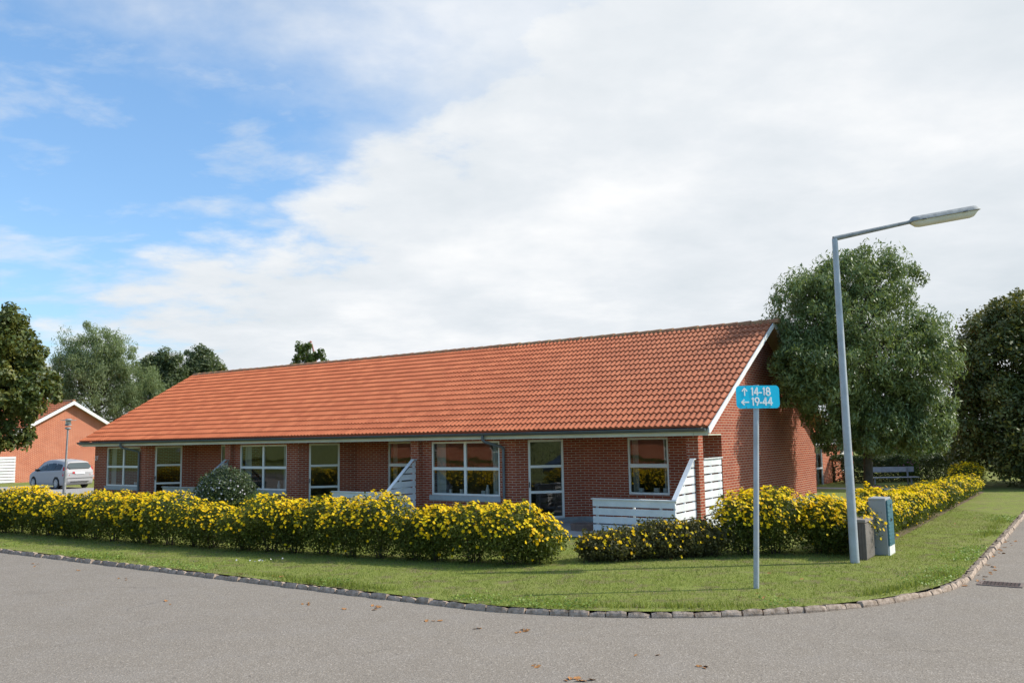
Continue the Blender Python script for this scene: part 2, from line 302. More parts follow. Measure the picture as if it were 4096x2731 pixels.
def ground_mat(name, kind):
    m, nt = newmat(name); T = NT(nt); out = T.n('ShaderNodeOutputMaterial'); bs = T.n('ShaderNodeBsdfPrincipled'); T.l(bs.outputs[0], out.inputs[0])
    tc = T.n('ShaderNodeTexCoord'); V = tc.outputs['Object']; bs.inputs['Roughness'].default_value = .95; bs.inputs['Specular IOR Level'].default_value = .15
    if kind == 'asphalt':
        big = T.noise(V, .22, 5, .6); mid = T.noise(V, 1.6, 4, .6); sp = T.noise(V, 48, 2, .7); vo = T.n('ShaderNodeTexVoronoi', feature='F1'); vo.inputs['Scale'].default_value = 62; T.l(V, vo.inputs['Vector'])
        c = T.ramp(sp, [(.25, (.175, .147, .117)), (.5, (.237, .203, .165)), (.75, (.295, .26, .218))])
        c = T.mix(T.ramp(T.n('ShaderNodeSeparateXYZ').outputs[0], [(0, 0.), (1, 0.)]), c, (0, 0, 0)) if False else c
        vc = T.n('ShaderNodeSeparateColor'); T.l(vo.outputs['Color'], vc.inputs[0])
        c = T.mix(T.ramp(vc.outputs[0], [(.84, 0.), (.93, .5)]), c, (.46, .41, .35))
        c = T.mix(T.ramp(vc.outputs[1], [(.86, 0.), (.95, .45)]), c, (.08, .068, .06))
        c = T.mix(T.ramp(big, [(.35, 0.), (.7, .22)]), c, (.16, .138, .115))
        c = T.mix(T.ramp(mid, [(.45, 0.), (.8, .22)]), c, (.30, .275, .255))
        wv = T.n('ShaderNodeVectorMath', operation='ADD'); ns = T.n('ShaderNodeTexNoise'); ns.inputs['Scale'].default_value = .9; ns.inputs['Detail'].default_value = 6; T.l(V, ns.inputs['Vector'])
        sc_ = T.n('ShaderNodeVectorMath', operation='SCALE'); T.l(ns.outputs['Color'], sc_.inputs[0]); sc_.inputs['Scale'].default_value = 1.5; T.l(V, wv.inputs[0]); T.l(sc_.outputs[0], wv.inputs[1])
        cr = T.n('ShaderNodeTexVoronoi', feature='DISTANCE_TO_EDGE'); cr.inputs['Scale'].default_value = .16; T.l(wv.outputs[0], cr.inputs['Vector'])
        crf = T.math('MULTIPLY', T.ramp(cr.outputs['Distance'], [(.0, 1.), (.0022, 0.)]), T.ramp(T.noise(V, .5, 2), [(.48, 0.), (.62, .35)]))
        c = T.mix(crf, c, (.05, .042, .036))
        st = T.noise(V, .6, 6, .7, 1.2); c = T.mix(T.ramp(st, [(.56, 0.), (.72, .3)]), c, (.14, .12, .10))
        T.l(c, bs.inputs['Base Color']); bs.inputs['Roughness'].default_value = .85; bs.inputs['Specular IOR Level'].default_value = .25
        b = T.n('ShaderNodeBump'); b.inputs['Strength'].default_value = .7; b.inputs['Distance'].default_value = .006; T.l(vo.outputs['Distance'], b.inputs['Height']); T.l(b.outputs[0], bs.inputs['Normal'])
    elif kind == 'grass':
        a = T.noise(V, .35, 5, .6); b_ = T.noise(V, 3, 4, .6); f = T.noise(V, 45, 3, .7)
        c = T.ramp(f, [(.3, (.09, .12, .024)), (.5, (.18, .22, .042)), (.72, (.28, .31, .075))])
        c = T.mix(T.ramp(a, [(.4, 0.), (.7, .45)]), c, (.28, .255, .10))
        c = T.mix(T.ramp(b_, [(.50, 0.), (.66, .7)]), c, (.17, .125, .08))
        T.l(c, bs.inputs['Base Color'])
        bb = T.n('ShaderNodeBump'); bb.inputs['Strength'].default_value = .8; bb.inputs['Distance'].default_value = .02; T.l(f, bb.inputs['Height']); T.l(bb.outputs[0], bs.inputs['Normal'])
    elif kind == 'soil':
        f = T.noise(V, 20, 5, .7); T.l(T.ramp(f, [(.3, (.10, .075, .05)), (.7, (.26, .19, .13))]), bs.inputs['Base Color'])
    return m
M_asph = ground_mat('asphalt', 'asphalt'); M_lawn = ground_mat('lawn_grass', 'grass'); M_soil = ground_mat('soil', 'soil')
M_pave = simple('pale_paving', (.36, .34, .32), .9, nz=.2, nscale=3)

# ------------------------------------------------------------ ground, road, lawn, kerb
LZ = .06
def sheet(name, pts, z, mat, kind='structure'):
    mb = MB(); mb.face([(x, y, z) for x, y in pts]); o = mb.build(name, mat); o['kind'] = kind; return o
sheet('ground', [(-900, -900), (900, -900), (900, 900), (-900, 900)], -.05, M_lawn)
sheet('road', [ab(160, -26), ab(-14, -26), ab(-14, 150), ab(160, 150)], 0, M_asph)
KC = (0., -3.5); KR = 5.95
def kerb_pt(s, off=0):      # s runs: along b=-9.45 towards a=0 (negative), arc, then up a=-5.95
    arc = KR*PI/2
    if s < 0: return (-s, KC[1]-KR+off), (-1, 0)
    if s < arc: t = s/KR; r = KR-off; return (-r*math.sin(t), KC[1]-r*math.cos(t)), (-math.cos(t), math.sin(t))
    return (-KR+off, KC[1]+s-arc), (0, 1)
inner = [ab(*kerb_pt(s, .13)[0]) for s in [-150]+list(np.linspace(-.5, KR*PI/2+.5, 40))+[130]]
sheet('lawn', inner+[ab(150, 125)], LZ, M_lawn)
mb = MB(); s = -60.
while s < 60:
    L = random.uniform(.2, .34); gap = random.uniform(.008, .03); dz = random.uniform(-.014, .012); do = random.uniform(-.012, .012); sk = random.uniform(-.03, .03)
    pts = []
    nseg = 4
    for i in range(nseg+1):
        (a, b), _ = kerb_pt(s+L*i/nseg, do); (a2, b2), _ = kerb_pt(s+L*i/nseg, .115+do+random.uniform(-.03, .03))
        e = .012 if i in (0, nseg) else 0
        j = random.uniform(-.006, .006)
        pts.append((ab(a, b), ab(a2, b2), LZ+.016+dz-e+j+sk*(i/nseg-.5)))
    def kp(i, w, zf):
        (x0, y0), (x1, y1), z = pts[i]; return (x0+(x1-x0)*w, y0+(y1-y0)*w, zf*z-(0 if zf == 1 else .02))
    prof = [(0, 0), (-.02, .55), (.06, .92), (.2, 1.), (1, .93), (1, 0)]
    rr = random.random()
    for i in range(nseg):
        for (w0, z0), (w1, z1) in zip(prof, prof[1:]):
            mb.face([kp(i, w0, z0) if z0 else (*kp(i, w0, 1)[:2], -.02), kp(i+1, w0, z0) if z0 else (*kp(i+1, w0, 1)[:2], -.02), kp(i+1, w1, z1) if z1 else (*kp(i+1, w1, 1)[:2], -.02), kp(i, w1, z1) if z1 else (*kp(i, w1, 1)[:2], -.02)], r=rr)
    for i in (0, nseg): mb.face([kp(i, w_, z_) if z_ else (*kp(i, w_, 1)[:2], -.02) for w_, z_ in prof], r=rr)
    s += L+gap
o = mb.build('kerb', M_kerb); o['kind'] = 'structure'
# driveway / parking in front of the far house
sheet('driveway', [ab(34, -9.4), ab(47.5, -9.4), ab(45.5, 7.2), ab(27.5, 7.2), ab(27.5, -2.0), ab(34, -2.0)], LZ+.006, M_pave)
sheet('path', [ab(-2.6, 17.4), ab(3.5, 17.4), ab(3.5, 18.3), ab(-2.6, 18.3)], LZ+.006, M_pave)
sheet('terrace', [ab(9.0, -1.9), ab(-.1, -1.9), ab(-.1, 1.6), ab(9.0, 1.6)], LZ+.02, M_conc)
# soil under the hedges
sheet('hedge_bed', [ab(-4.04, .2), ab(-4.07, 17.3), ab(-3.6, 17.3), ab(-3.5, .2)], LZ+.004, M_soil)

# grass blades on the verge
def grass(name, n, region, hmin, hmax):
    P = []; cnt = 0
    X = rng.uniform(region[0], region[1], n*3); Y = rng.uniform(region[2], region[3], n*3)
    a = (X-O2.x)*AV.x+(Y-O2.y)*AV.y; b = (X-O2.x)*BV.x+(Y-O2.y)*BV.y
    inside = (a > -KR+.12) & (b > KC[1]-KR+.12)
    cor = (a < 0) & (b < KC[1]); inside &= ~(cor & (np.hypot(a, b-KC[1]) > KR-.11))
    inside &= ~((a > -3.3) & (b > -1.6) & (a < 26)) & ~((a > 27.3) & (a < 48) & (b > -2.2)) & (np.abs(X/np.maximum(Y, 1)) < .63)
    d = np.hypot(X, Y); keep = rng.random(n*3) < np.clip((13/d)**1.2, .12, 1)
    # dirt patches
    pat = np.sin(X*2.1+1.3*np.sin(Y*1.7))*np.sin(Y*1.9+X*.7)+.5*np.sin(X*5.3)*np.sin(Y*4.7)
    keep &= (pat > -1.0) | (rng.random(n*3) < .25)
    dk0 = np.where((a < 0) & (b < KC[1]), KR-np.hypot(a, b-KC[1]), np.minimum(a+KR, b-KC[1]+KR)); keep &= (dk0 > .32) | (rng.random(n*3) < np.clip(.55+.6*np.sin(X*1.9+np.sin(Y*2.3)*1.5), .08, 1))
    m = inside & keep; X, Y, pat = X[m][:n], Y[m][:n], pat[m][:n]
    # ragged longer grass by the kerb
    a = (X-O2.x)*AV.x+(Y-O2.y)*AV.y; b = (X-O2.x)*BV.x+(Y-O2.y)*BV.y
    dk = np.where((a < 0) & (b < KC[1]), KR-np.hypot(a, b-KC[1]), np.minimum(a+KR, b-KC[1]+KR))
    h = rng.uniform(hmin, hmax, len(X))*(1+1.5*np.exp(-((dk-.30)/.22)**2)*np.clip(np.sin(X*1.3+np.sin(Y*3.1))*.8+.35, 0, 1)*rng.random(len(X))**.5*1.3)
    P = np.stack([X, Y, np.full(len(X), LZ-.004)], 1)
    tang = np.stack([rng.normal(0, .38, len(X)), rng.normal(0, .38, len(X)), np.ones(len(X))], 1)
    N = rng.normal(size=(len(X), 3)); N[:, 2] *= .2
    dry = np.sin(X*.9+2.1*np.sin(Y*.6))*np.cos(Y*1.1+.8*X)
    r = np.clip(.42+.14*pat+.26*dry+.35*np.exp(-(dk/.35)**2)*(rng.random(len(X)) < .4)+rng.normal(0, .22, len(X)), 0, 1)
    quads(name, L_grass, P, N, h, .11, rnd=r, kind='stuff', sides=3, tang=tang*3)
    return
grass('grass', 260000, (-16, 13, 11, 30), .018, .048)

# clover and broad leaved weeds along the kerb
n_ = 9000; sk_ = rng.uniform(-14, 20, n_); dd = .12+np.abs(rng.normal(0, .30, n_)); ok = (np.sin(sk_*1.7)+np.sin(sk_*.63+1)+.6*np.sin(sk_*4.1) > .35)
pts_ = np.array([(*ab(*kerb_pt(s_, d_)[0]), LZ+rng.uniform(.01, .055)) for s_, d_ in zip(sk_[ok], dd[ok])])
quads('clover', leaf_mat('clover_leaves', [(0, (.14, .20, .04)), (.6, (.24, .33, .065)), (1, (.34, .42, .11))], .5, .3, .3), pts_, rng.normal(size=(len(pts_), 3))*.6+[0, 0, 1], rng.uniform(.012, .026, len(pts_)), .75, kind='stuff')
# ------------------------------------------------------------ house pieces
def z_roof(b, be, ze, sl): return ze+(b-be)*sl
def tile_slope(mb, x0, x1, y_e, z_e, y_r, z_r, nc, wl=.15, ns=6, amp=.036, lift=.034):
    nw = max(1, int(round((x1-x0)/wl))); wl = (x1-x0)/nw
    s = Vector((0, y_r-y_e, z_r-z_e)); Ls = s.length; s.normalize(); n = Vector((0, -s.z, s.y)) if s.y > 0 else Vector((0, s.z, -s.y))
    pr = []
    for k in range(ns):
        t = k/ns; pr.append(amp*(math.sin(PI*t/.6)**.75 if 0 < t < .6 else (-.12*math.sin(PI*(t-.6)/.4))))
    for i in range(nc):
        a0 = Ls*i/nc; a1 = Ls*(i+1)/nc+.02
        cr = [random.random() for _ in range(nw//2+2)]; jit = [random.uniform(-.004, .004) for _ in range(nw//2+2)]
        for j in range(nw):
            r = cr[j//2]; jj = jit[j//2]
            for k in range(ns):
                xa = x0+(j+k/ns)*wl; xb = x0+(j+(k+1)/ns)*wl; ha, hb = pr[k], pr[(k+1) % ns]
                e = Vector((0, y_e, z_e))
                def pt(x, sl, h): q = e+s*sl+n*h; return (x, q.y, q.z)
                p0 = pt(xa, a0+jj, ha+lift); p1 = pt(xb, a0+jj, hb+lift); p2 = pt(xb, a1, hb); p3 = pt(xa, a1, ha)
                mb.face([p0, p1, p2, p3], uv=[(0, 0)]*4, r=r)
                mb.face([pt(xa, a0+jj, -.012), pt(xb, a0+jj, -.012), p1, p0], uv=[(0, 0)]*4, r=r*.5)
def wall_seg(mb, p0, p1, z0, z1, holes=(), depth=.11, u0=0.):
    """outer skin from p0 to p1 (outward is to the right of the direction) with rectangular openings and their reveals"""
    p0 = Vector(p0); p1 = Vector(p1); d = (p1-p0); L = d.length; d.normalize(); nin = Vector((-d.y, d.x))
    us = sorted({0., L, *[h[0] for h in holes], *[h[1] for h in holes]}); zs = sorted({z0, z1, *[h[2] for h in holes], *[h[3] for h in holes]})
    def P(u, z, q=0.): v = p0+d*u+nin*q; return (v.x, v.y, z)
    for ua, ub in zip(us, us[1:]):
        for za, zb in zip(zs, zs[1:]):
            um, zm = (ua+ub)/2, (za+zb)/2
            if any(h[0] < um < h[1] and h[2] < zm < h[3] for h in holes): continue
            mb.face([P(ua, za), P(ub, za), P(ub, zb), P(ua, zb)], uv=[(u0+ua, za), (u0+ub, za), (u0+ub, zb), (u0+ua, zb)])
    for a, b, c, e in holes:
        mb.face([P(a, c), P(a, e), P(a, e, depth), P(a, c, depth)]); mb.face([P(b, e), P(b, c), P(b, c, depth), P(b, e, depth)])
        mb.face([P(a, c, depth), P(b, c, depth), P(b, c), P(a, c)]); mb.face([P(a, e), P(b, e), P(b, e, depth), P(a, e, depth)])
    return L
def window(name, parent, p0, p1, u0, u1, z0, z1, vm=(), hm=(), fr=.055, inset=.05, hmw=.035, mat=None, sill=None, curtain=0):
    p0 = Vector(p0); p1 = Vector(p1); d = (p1-p0).normalized(); nin = Vector((-d.y, d.x))
    Mx = Matrix(((d.x, nin.x, 0, p0.x), (d.y, nin.y, 0, p0.y), (0, 0, 1, 0), (0, 0, 0, 1)))
    mb = MB(); q0, q1 = inset-.03, inset+.04; e = .002
    mb.box(u0+e, q0, z0+e, u0+fr, q1, z1-e, Mx); mb.box(u1-fr, q0, z0+e, u1-e, q1, z1-e, Mx)
    mb.box(u0+fr, q0, z0+e, u1-fr, q1, z0+fr, Mx); mb.box(u0+fr, q0, z1-fr, u1-fr, q1, z1-e, Mx)
    for v in vm: mb.box(v-hmw, q0+.003, z0+fr, v+hmw, q1-.003, z1-fr, Mx)
    vs = [u0+fr]+[x for v in vm for x in (v-hmw, v+hmw)]+[u1-fr]
    for h in hm:
        for a, b in zip(vs[::2], vs[1::2]): mb.box(a, q0, h-hmw, b, q1, h+hmw, Mx)
    o = mb.build(name, mat or M_frame, parent, bevel=.004)
    hs = [z0+fr]+[x for h in hm for x in (h-hmw, h+hmw)]+[z1-fr]
    for a, b in zip(vs[::2], vs[1::2]):
        for c, e_ in zip(hs[::2], hs[1::2]):
            g = MB(); t = random.uniform(-.0015, .0015)
            g.face([Mx @ Vector(p) for p in ((a-.005, inset+t, c-.005), (b+.005, inset-t, c-.005), (b+.005, inset-t+random.uniform(-.002, .002), e_+.005), (a-.005, inset+t, e_+.005))])
            g.build('pane', M_glass, o)
    if curtain:
        W = (u1-u0); n = 14
        for side in (0, 1):
            c = MB(); ww = W*curtain; ua = u0+.05 if side == 0 else u1-.05-ww
            for k in range(n):
                xa = ua+ww*k/n; xb = ua+ww*(k+1)/n; ya = .2+.025*math.sin(k*1.9); yb = .2+.025*math.sin((k+1)*1.9)
                c.face([Mx @ Vector(p) for p in ((xa, ya, z0+.04), (xb, yb, z0+.04), (xb, yb, z1), (xa, ya, z1))])
            c.build('curtain', M_curt, o, smooth=True)
    return o, Mx

# ------------------------------------------------------------ the long terrace house
HL = 25.95; HW = 9.82; HR = -TH
BE = -.33; ZE = 2.53; BR = HW/2; ZR = 5.50
house = thing('terrace_house', (O2.x, O2.y, 0), HR, 'long single storey red brick terrace with orange tiled roof behind the yellow hedge', 'house')
WT = 2.36
shifts = [(0., 0.), (8.6, 0.), (17.15, 0.)]
wm = MB(); pm = MB(); u = 0.
front = [(-HL, .15)]
for k in (2, 1, 0):
    s_ = shifts[k][0]
    front += [(-(5.3+s_), .15), (-(3.95+s_), 1.5)]
    if k: front += [(-(.3+s_), 1.5), (-(.3+s_), 0), (-s_, 0), (-s_, .15)]
front += [(0, 1.5)]
bay = {0: (5.82, 8.24), 1: (14.44, 16.84), 2: (22.80, 25.10)}
rec = {0: (1.44, 2.61), 1: (10.0, 11.18), 2: (18.52, 19.70)}
win_jobs = []
for p, q in zip(front, front[1:]):
    holes = []; L = (Vector(q)-Vector(p)).length
    if p[1] == q[1] == .15 and L > 2:
        for k, (a0, a1) in bay.items():
            if -p[0] >= a1 and -q[0] <= a0: holes = [(-p[0]-a1, -p[0]-a0, .77, 2.285)]; win_jobs.append(('bay', k, p, q, holes[0]))
    elif p[1] == q[1] == 1.5:
        for k, (a0, a1) in rec.items():
            if -p[0] >= a1 and -q[0] <= a0: holes = [(-p[0]-a1, -p[0]-a0, .82, 2.30)]; win_jobs.append(('rec', k, p, q, holes[0]))
    elif p[1] == .15 and q[1] == 1.5:
        holes = [(.355, 1.345, .175, 2.295)]; win_jobs.append(('door', round((-p[0]-5.3)/8.5), p, q, holes[0]))
    wall_seg(wm, p, q, .2, WT, [h for h in holes] if not holes or holes[0][2] >= .2 else [(holes[0][0], holes[0][1], .2, holes[0][3])], u0=u); u += L
    ph = [(holes[0][0], holes[0][1], .175, .199)] if holes and holes[0][2] < .2 else []
    wall_seg(pm, (Vector(p)-Vector((0, 0))), q, .0, .199, ph, u0=u)
# gable walls
def gable(mb, x, y0, y1, out, zlow=.38):
    ys = [(y0, zlow), (y1, zlow), (y1, WT)]
    k = (ZR-ZE)/(BR-BE); zt = lambda b: ZE+(b-BE)*k-.09 if b <= BR else ZE+((HW-b)-BE)*k-.09
    pts = [(y0, zlow), (y1, zlow), (y1, zt(y1)), (BR, zt(BR))]+([(0, zt(0)), (0, WT), (y0, WT)] if y0 > 0 else [(y0, zt(y0))])
    pts = pts if out > 0 else pts[::-1]
    mb.face([(x, y, z) for y, z in pts], uv=[(y*out, z) for y, z in pts])
gable(wm, 0, 1.5, HW, 1); gable(wm, -HL, .15, HW, -1, .2)
wm.face([(0, HW, .2), (-HL, HW, .2), (-HL, HW, WT), (0, HW, WT)])
wm.box(-.29, 0.003, WT, -.003, 1.5, 2.57)          # brick lintel over the open porch end
wall = wm.build('wall', M_brick, house)
pm.face([(.004, 1.49, 0), (.004, HW, 0), (.004, HW, .38), (.004, 1.49, .38)]); pm.face([(-HL-.004, HW, 0), (-HL-.004, .15, 0), (-HL-.004, .15, .2), (-HL-.004, HW, .2)])
pm.build('plinth', M_conc, house)
pb = MB(); pb.box(-.3, 0.0, .2, -.001, .29, WT); pb.build('pillar', M_brick, house)
pb = MB(); pb.box(-.305, -.004, 0, .003, .294, .2); pb.build('pillar_base', M_conc, house)
# interior rooms: floor, back wall, partitions
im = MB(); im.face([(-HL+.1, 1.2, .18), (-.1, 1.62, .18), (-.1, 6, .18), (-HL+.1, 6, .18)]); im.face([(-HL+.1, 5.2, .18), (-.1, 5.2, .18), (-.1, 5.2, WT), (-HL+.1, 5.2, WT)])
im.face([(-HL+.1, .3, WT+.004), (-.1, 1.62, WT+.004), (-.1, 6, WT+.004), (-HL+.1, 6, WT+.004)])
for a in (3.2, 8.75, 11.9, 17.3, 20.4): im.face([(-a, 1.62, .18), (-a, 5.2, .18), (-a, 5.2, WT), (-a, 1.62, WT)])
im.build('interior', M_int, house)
for kind, k, p, q, h in win_jobs:
    if kind == 'bay':
        mid = (h[0]+h[1])/2
        o, Mx = window('window', house, p, q, h[0], h[1], h[2], h[3], vm=(mid,), hm=(1.518,), hmw=.042, curtain=.13)
        sb = MB(); sb.box(h[0]-.06, -.03, .625, h[1]+.03, .05, .768, Mx); sb.build('sill', M_sill, o)
    elif kind == 'rec':
        o, Mx = window('window', house, p, q, h[0], h[1], h[2], h[3], hm=(1.568,), hmw=.05, curtain=.14)
    else:
        o, Mx = window('glazed_door', house, p, q, h[0], h[1], h[2], h[3], hm=(.883, 1.57), hmw=.035, fr=.062, inset=.04)
        hb = MB(); hb.box(h[0]+.012, -.03, 1.02, h[0]+.036, .012, 1.16, Mx); hb.build('handle', M_gutter, o)
    if kind in ('bay', 'rec') :
        # potted things standing on the inner sill
        xs = {('bay', 0): [.55, .95, 1.72, 1.86, 2.2], ('bay', 1): [.5, 1.8], ('bay', 2): [1.75, 1.95, 2.1], ('rec', 0): [.28, .72, .98]}.get((kind, k), [])
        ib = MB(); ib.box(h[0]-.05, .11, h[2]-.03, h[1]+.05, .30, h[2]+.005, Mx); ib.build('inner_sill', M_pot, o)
        for i, ux in enumerate(xs):
            r_ = random.uniform(.05, .085); hh = random.choice([.13, .16, .30]) if i != 0 else .15
            vb = MB(); c = Mx @ Vector((h[0]+ux, .2, h[2]+.006)); vb.lathe([(r_*.7, 0), (r_, hh*.5), (r_*(.95 if hh < .2 else .5), hh*.8), (r_*(.98 if hh < .2 else .4), hh)], c, 14)
            v = vb.build('vase', M_pot, None, off=c, smooth=True); v.location = Matrix.Translation((O2.x, O2.y, 0)) @ Matrix.Rotation(HR, 4, 'Z') @ c
            place = {('bay', 0): 'nearest four pane window', ('bay', 1): 'middle four pane window', ('bay', 2): 'far left four pane window', ('rec', 0): 'two pane window above the fence'}[(kind, k)]
            order = ['first from the left', 'second from the left', 'third from the left', 'fourth from the left', 'rightmost']
            tag(v, 'white %s inside the %s, %s' % ('tall vase' if hh > .2 else 'flower pot', place, order[i]), 'vase' if hh > .2 else 'pot', 'pots and vases on the window sills')
# eaves: soffit, fascia, gutter
eb = MB(); eb.box(-HL-.28, -.30, WT-.03, -.001, 1.50, WT-.002); eb.box(.001, -.30, WT-.03, .36, -.001, WT-.002); eb.build('soffit', M_fascia, house)
fb = MB(); x = -HL-.12
while x < .38: x2 = min(x+2.9, .39); fb.box(x+.003, -.326, WT-.034, x2-.003, -.302, WT+.115); x = x2
fb.build('fascia', M_fascia, house)
gb = MB(); n = 10; gx0, gx1 = -HL-.30, .36; gr = .068; gc = (-.40, 2.487)
arc = [(gc[0]+gr*math.cos(t), gc[1]+gr*math.sin(t)*1.0) for t in np.linspace(PI, 2*PI, n)]
for (y0, z0), (y1, z1) in zip(arc, arc[1:]):
    gb.face([(gx0, y0, z0), (gx1, y0, z0), (gx1, y1, z1), (gx0, y1, z1)]); y0i, z0i, y1i, z1i = [gc[i % 2]+(v-gc[i % 2])*.94 for i, v in enumerate((y0, z0, y1, z1))]
    gb.face([(gx0, y1i, z1i), (gx1, y1i, z1i), (gx1, y0i, z0i), (gx0, y0i, z0i)])
gb.face([(gx1, y, z) for y, z in arc]); gb.face([(gx0, y, z) for y, z in arc][::-1])
gb.tube([(gx0, gc[0]-gr, gc[1]), (gx1, gc[0]-gr, gc[1])], .011, 6)
gut = gb.build('gutter', M_gutter, house, smooth=True)
for a_, ao in ((5.64, 5.98), (22.76, 23.25)):
    d = MB(); d.tube([(-ao, -.40, 2.44), (-ao, -.40, 2.30)], .042, 10); d.tube([(-ao, -.40, 2.315), (-ao+.04, -.36, 2.26), (-a_-.03, .04, 2.12), (-a_, .085, 2.06)], .040, 10); d.tube([(-a_, .085, 2.09), (-a_, .085, .05)], .038, 10)
    for z in (1.75, .9): d.tube([(-a_, .085, z), (-a_, .085, z+.04)], .046, 10)
    d.build('downpipe', M_pipe, house, smooth=True)
# roof
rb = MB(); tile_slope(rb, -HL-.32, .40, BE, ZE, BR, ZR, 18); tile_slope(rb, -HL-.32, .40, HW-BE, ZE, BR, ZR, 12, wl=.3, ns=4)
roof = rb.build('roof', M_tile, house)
rg = MB(); x = -HL-.34
while x < .40:
    L = .40; r0, r1 = .128, .108; zt = ZR-.055; m_ = 8; rr = random.random(); dz = random.uniform(-.006, .006)
    A0 = [(x+L*1.12, BR+r0*math.cos(t)*1.15, zt+dz+r0*math.sin(t)*1.05) for t in np.linspace(PI, 0, m_)]
    A1 = [(x, BR+r1*math.cos(t)*1.15, zt+dz+r1*math.sin(t)*1.05) for t in np.linspace(PI, 0, m_)]
    for i in range(m_-1): rg.face([A0[i], A1[i], A1[i+1], A0[i+1]], r=rr)
    rg.face(A0, r=rr*.5); x += L
rgo = rg.build('ridge', M_ridge, roof)
# verges
sl = (ZR-ZE)/(BR-BE)
for side, xg in ((1, .40), (-1, -HL-.32)):
    for half in (0, 1):
        vb = MB(); f = (lambda b: b) if half == 0 else (lambda b: HW-b)
        k = 4
        for i in range(k):
            b0 = BE-.02+(BR-BE+.02)*i/k; b1 = BE-.02+(BR-BE+.02)*(i+1)/k-.004; z0 = ZE+(b0-BE)*sl; z1 = ZE+(b1-BE)*sl
            t = .026 if side > 0 else -.026; dx = .002*(i % 2)
            lo = .145
            poly = [(xg+dx, f(b0), z0-.005), (xg+dx, f(b1), z1-.005), (xg+dx, f(b1), z1-lo), (xg+dx, f(b0), z0-lo)]
            if i == 0: poly = [(xg+dx, f(b0), z0-.005), (xg+dx, f(b1), z1-.005), (xg+dx, f(b1), z1-lo), (xg+dx, f(b0+.06), z0-lo-.0), (xg+dx, f(b0), z0-.13)]
            vb.prism(poly, (t, 0, 0))
        vb.build('bargeboard', M_white, house)
        sb = MB(); b0, b1 = BE, BR; z0, z1 = ZE, ZR; xi = 0 if side > 0 else -HL
        sb.face([(xi, f(b0), z0-.15), (xg-.0, f(b0), z0-.15), (xg, f(b1), z1-.15), (xi, f(b1), z1-.15)]); sb.build('verge_soffit', M_soffit if half else M_fascia, house)
# house number 27 on the left corner
def strokes(mb, segs, w, Mx, thick=.004, z=0.):
    for i, (x0, y0, x1, y1) in enumerate(segs):
        d = Vector((x1-x0, y1-y0)); L = d.length; d.normalize(); p = Vector((-d.y, d.x))*w/2
        e = d*w*.22; zz = z+.00025*i
        P = [Vector((x0, y0))-e-p, Vector((x1, y1))+e-p, Vector((x1, y1))+e+p, Vector((x0, y0))-e+p]
        top = [Mx @ Vector((q.x, q.y, zz+thick)) for q in P]; bot = [Mx @ Vector((q.x, q.y, zz)) for q in P]
        mb.face(top)
        for a in range(4): b = (a+1) % 4; mb.face([bot[a], bot[b], top[b], top[a]])
def arcseg(cx, cy, rx, ry, t0, t1, n=12):
    P = [(cx+rx*math.cos(R(t0+(t1-t0)*i/n)), cy+ry*math.sin(R(t0+(t1-t0)*i/n))) for i in range(n+1)]
    return [(*a, *b) for a, b in zip(P, P[1:])]
GL = {'1': [(.12, .80, .26, .95), (.26, .95, .26, .03)],
      '4': [(.40, .97, .05, .30), (.05, .30, .60, .30), (.42, .97, .42, .03)],
      '8': arcseg(.3, .72, .20, .23, 0, 360, 18)+arcseg(.3, .26, .25, .25, 0, 360, 18),
      '9': arcseg(.3, .68, .25, .28, 0, 360, 18)+[(.53, .58, .27, .02)],
      '-': [(.02, .34, .30, .34)],
      '2': arcseg(.3, .70, .23, .25, 160, -35, 10)+[(.49, .56, .06, .04), (.06, .04, .55, .04)],
      '7': [(.05, .95, .55, .95), (.55, .95, .2, .02)]}
ADV = {'1': .46, '4': .70, '8': .64, '9': .66, '-': .38, '2': .7, '7': .65}
def text(mb, s, x, y, h, w, Mx):
    for ch in s:
        strokes(mb, [(x+a*h, y+b*h, x+c*h, y+d*h) for a, b, c, d in GL[ch]], w, Mx); x += ADV[ch]*h
    return x
nb = MB(); Mn = Matrix.Translation((-HL+.03, .145, 1.78)) @ Matrix.Rotation(PI/2, 4, 'X'); text(nb, '27', 0, 0, .16, .022, Mn); nb.build('house_number', M_signw, house)

# ------------------------------------------------------------ slatted porch fences
def slat_panel(mb, p0, p1, zt0, zt1, zb=.10, bh=.155, gap=.036, th=.024):
    """horizontal boards from p0 to p1 (2D local) under a top line from zt0 to zt1"""
    p0 = Vector(p0); p1 = Vector(p1); d = p1-p0; L = d.length; d.normalize(); n = Vector((-d.y, d.x, 0))*th
    top = max(zt0, zt1)
    z1 = top
    while z1 > zb+.03:
        z0 = max(z1-bh, zb)
        def ulim(z):   # where the top line passes z
            if abs(zt1-zt0) < 1e-6: return 0., L
            t = (z-zt0)/(zt1-zt0); t = min(max(t, 0), 1)
            return (t*L, L) if zt1 > zt0 else (0., t*L)
        a0, b0 = ulim(z0); a1, b1 = ulim(z1)
        P = lambda u, z: (p0.x+d.x*u, p0.y+d.y*u, z)
        j = random.uniform(-.003, .003)
        mb.prism([P(a0, z0+j), P(b0, z0+j), P(b1, z1+j), P(a1+1e-4, z1+j)], n); z1 = z0-gap
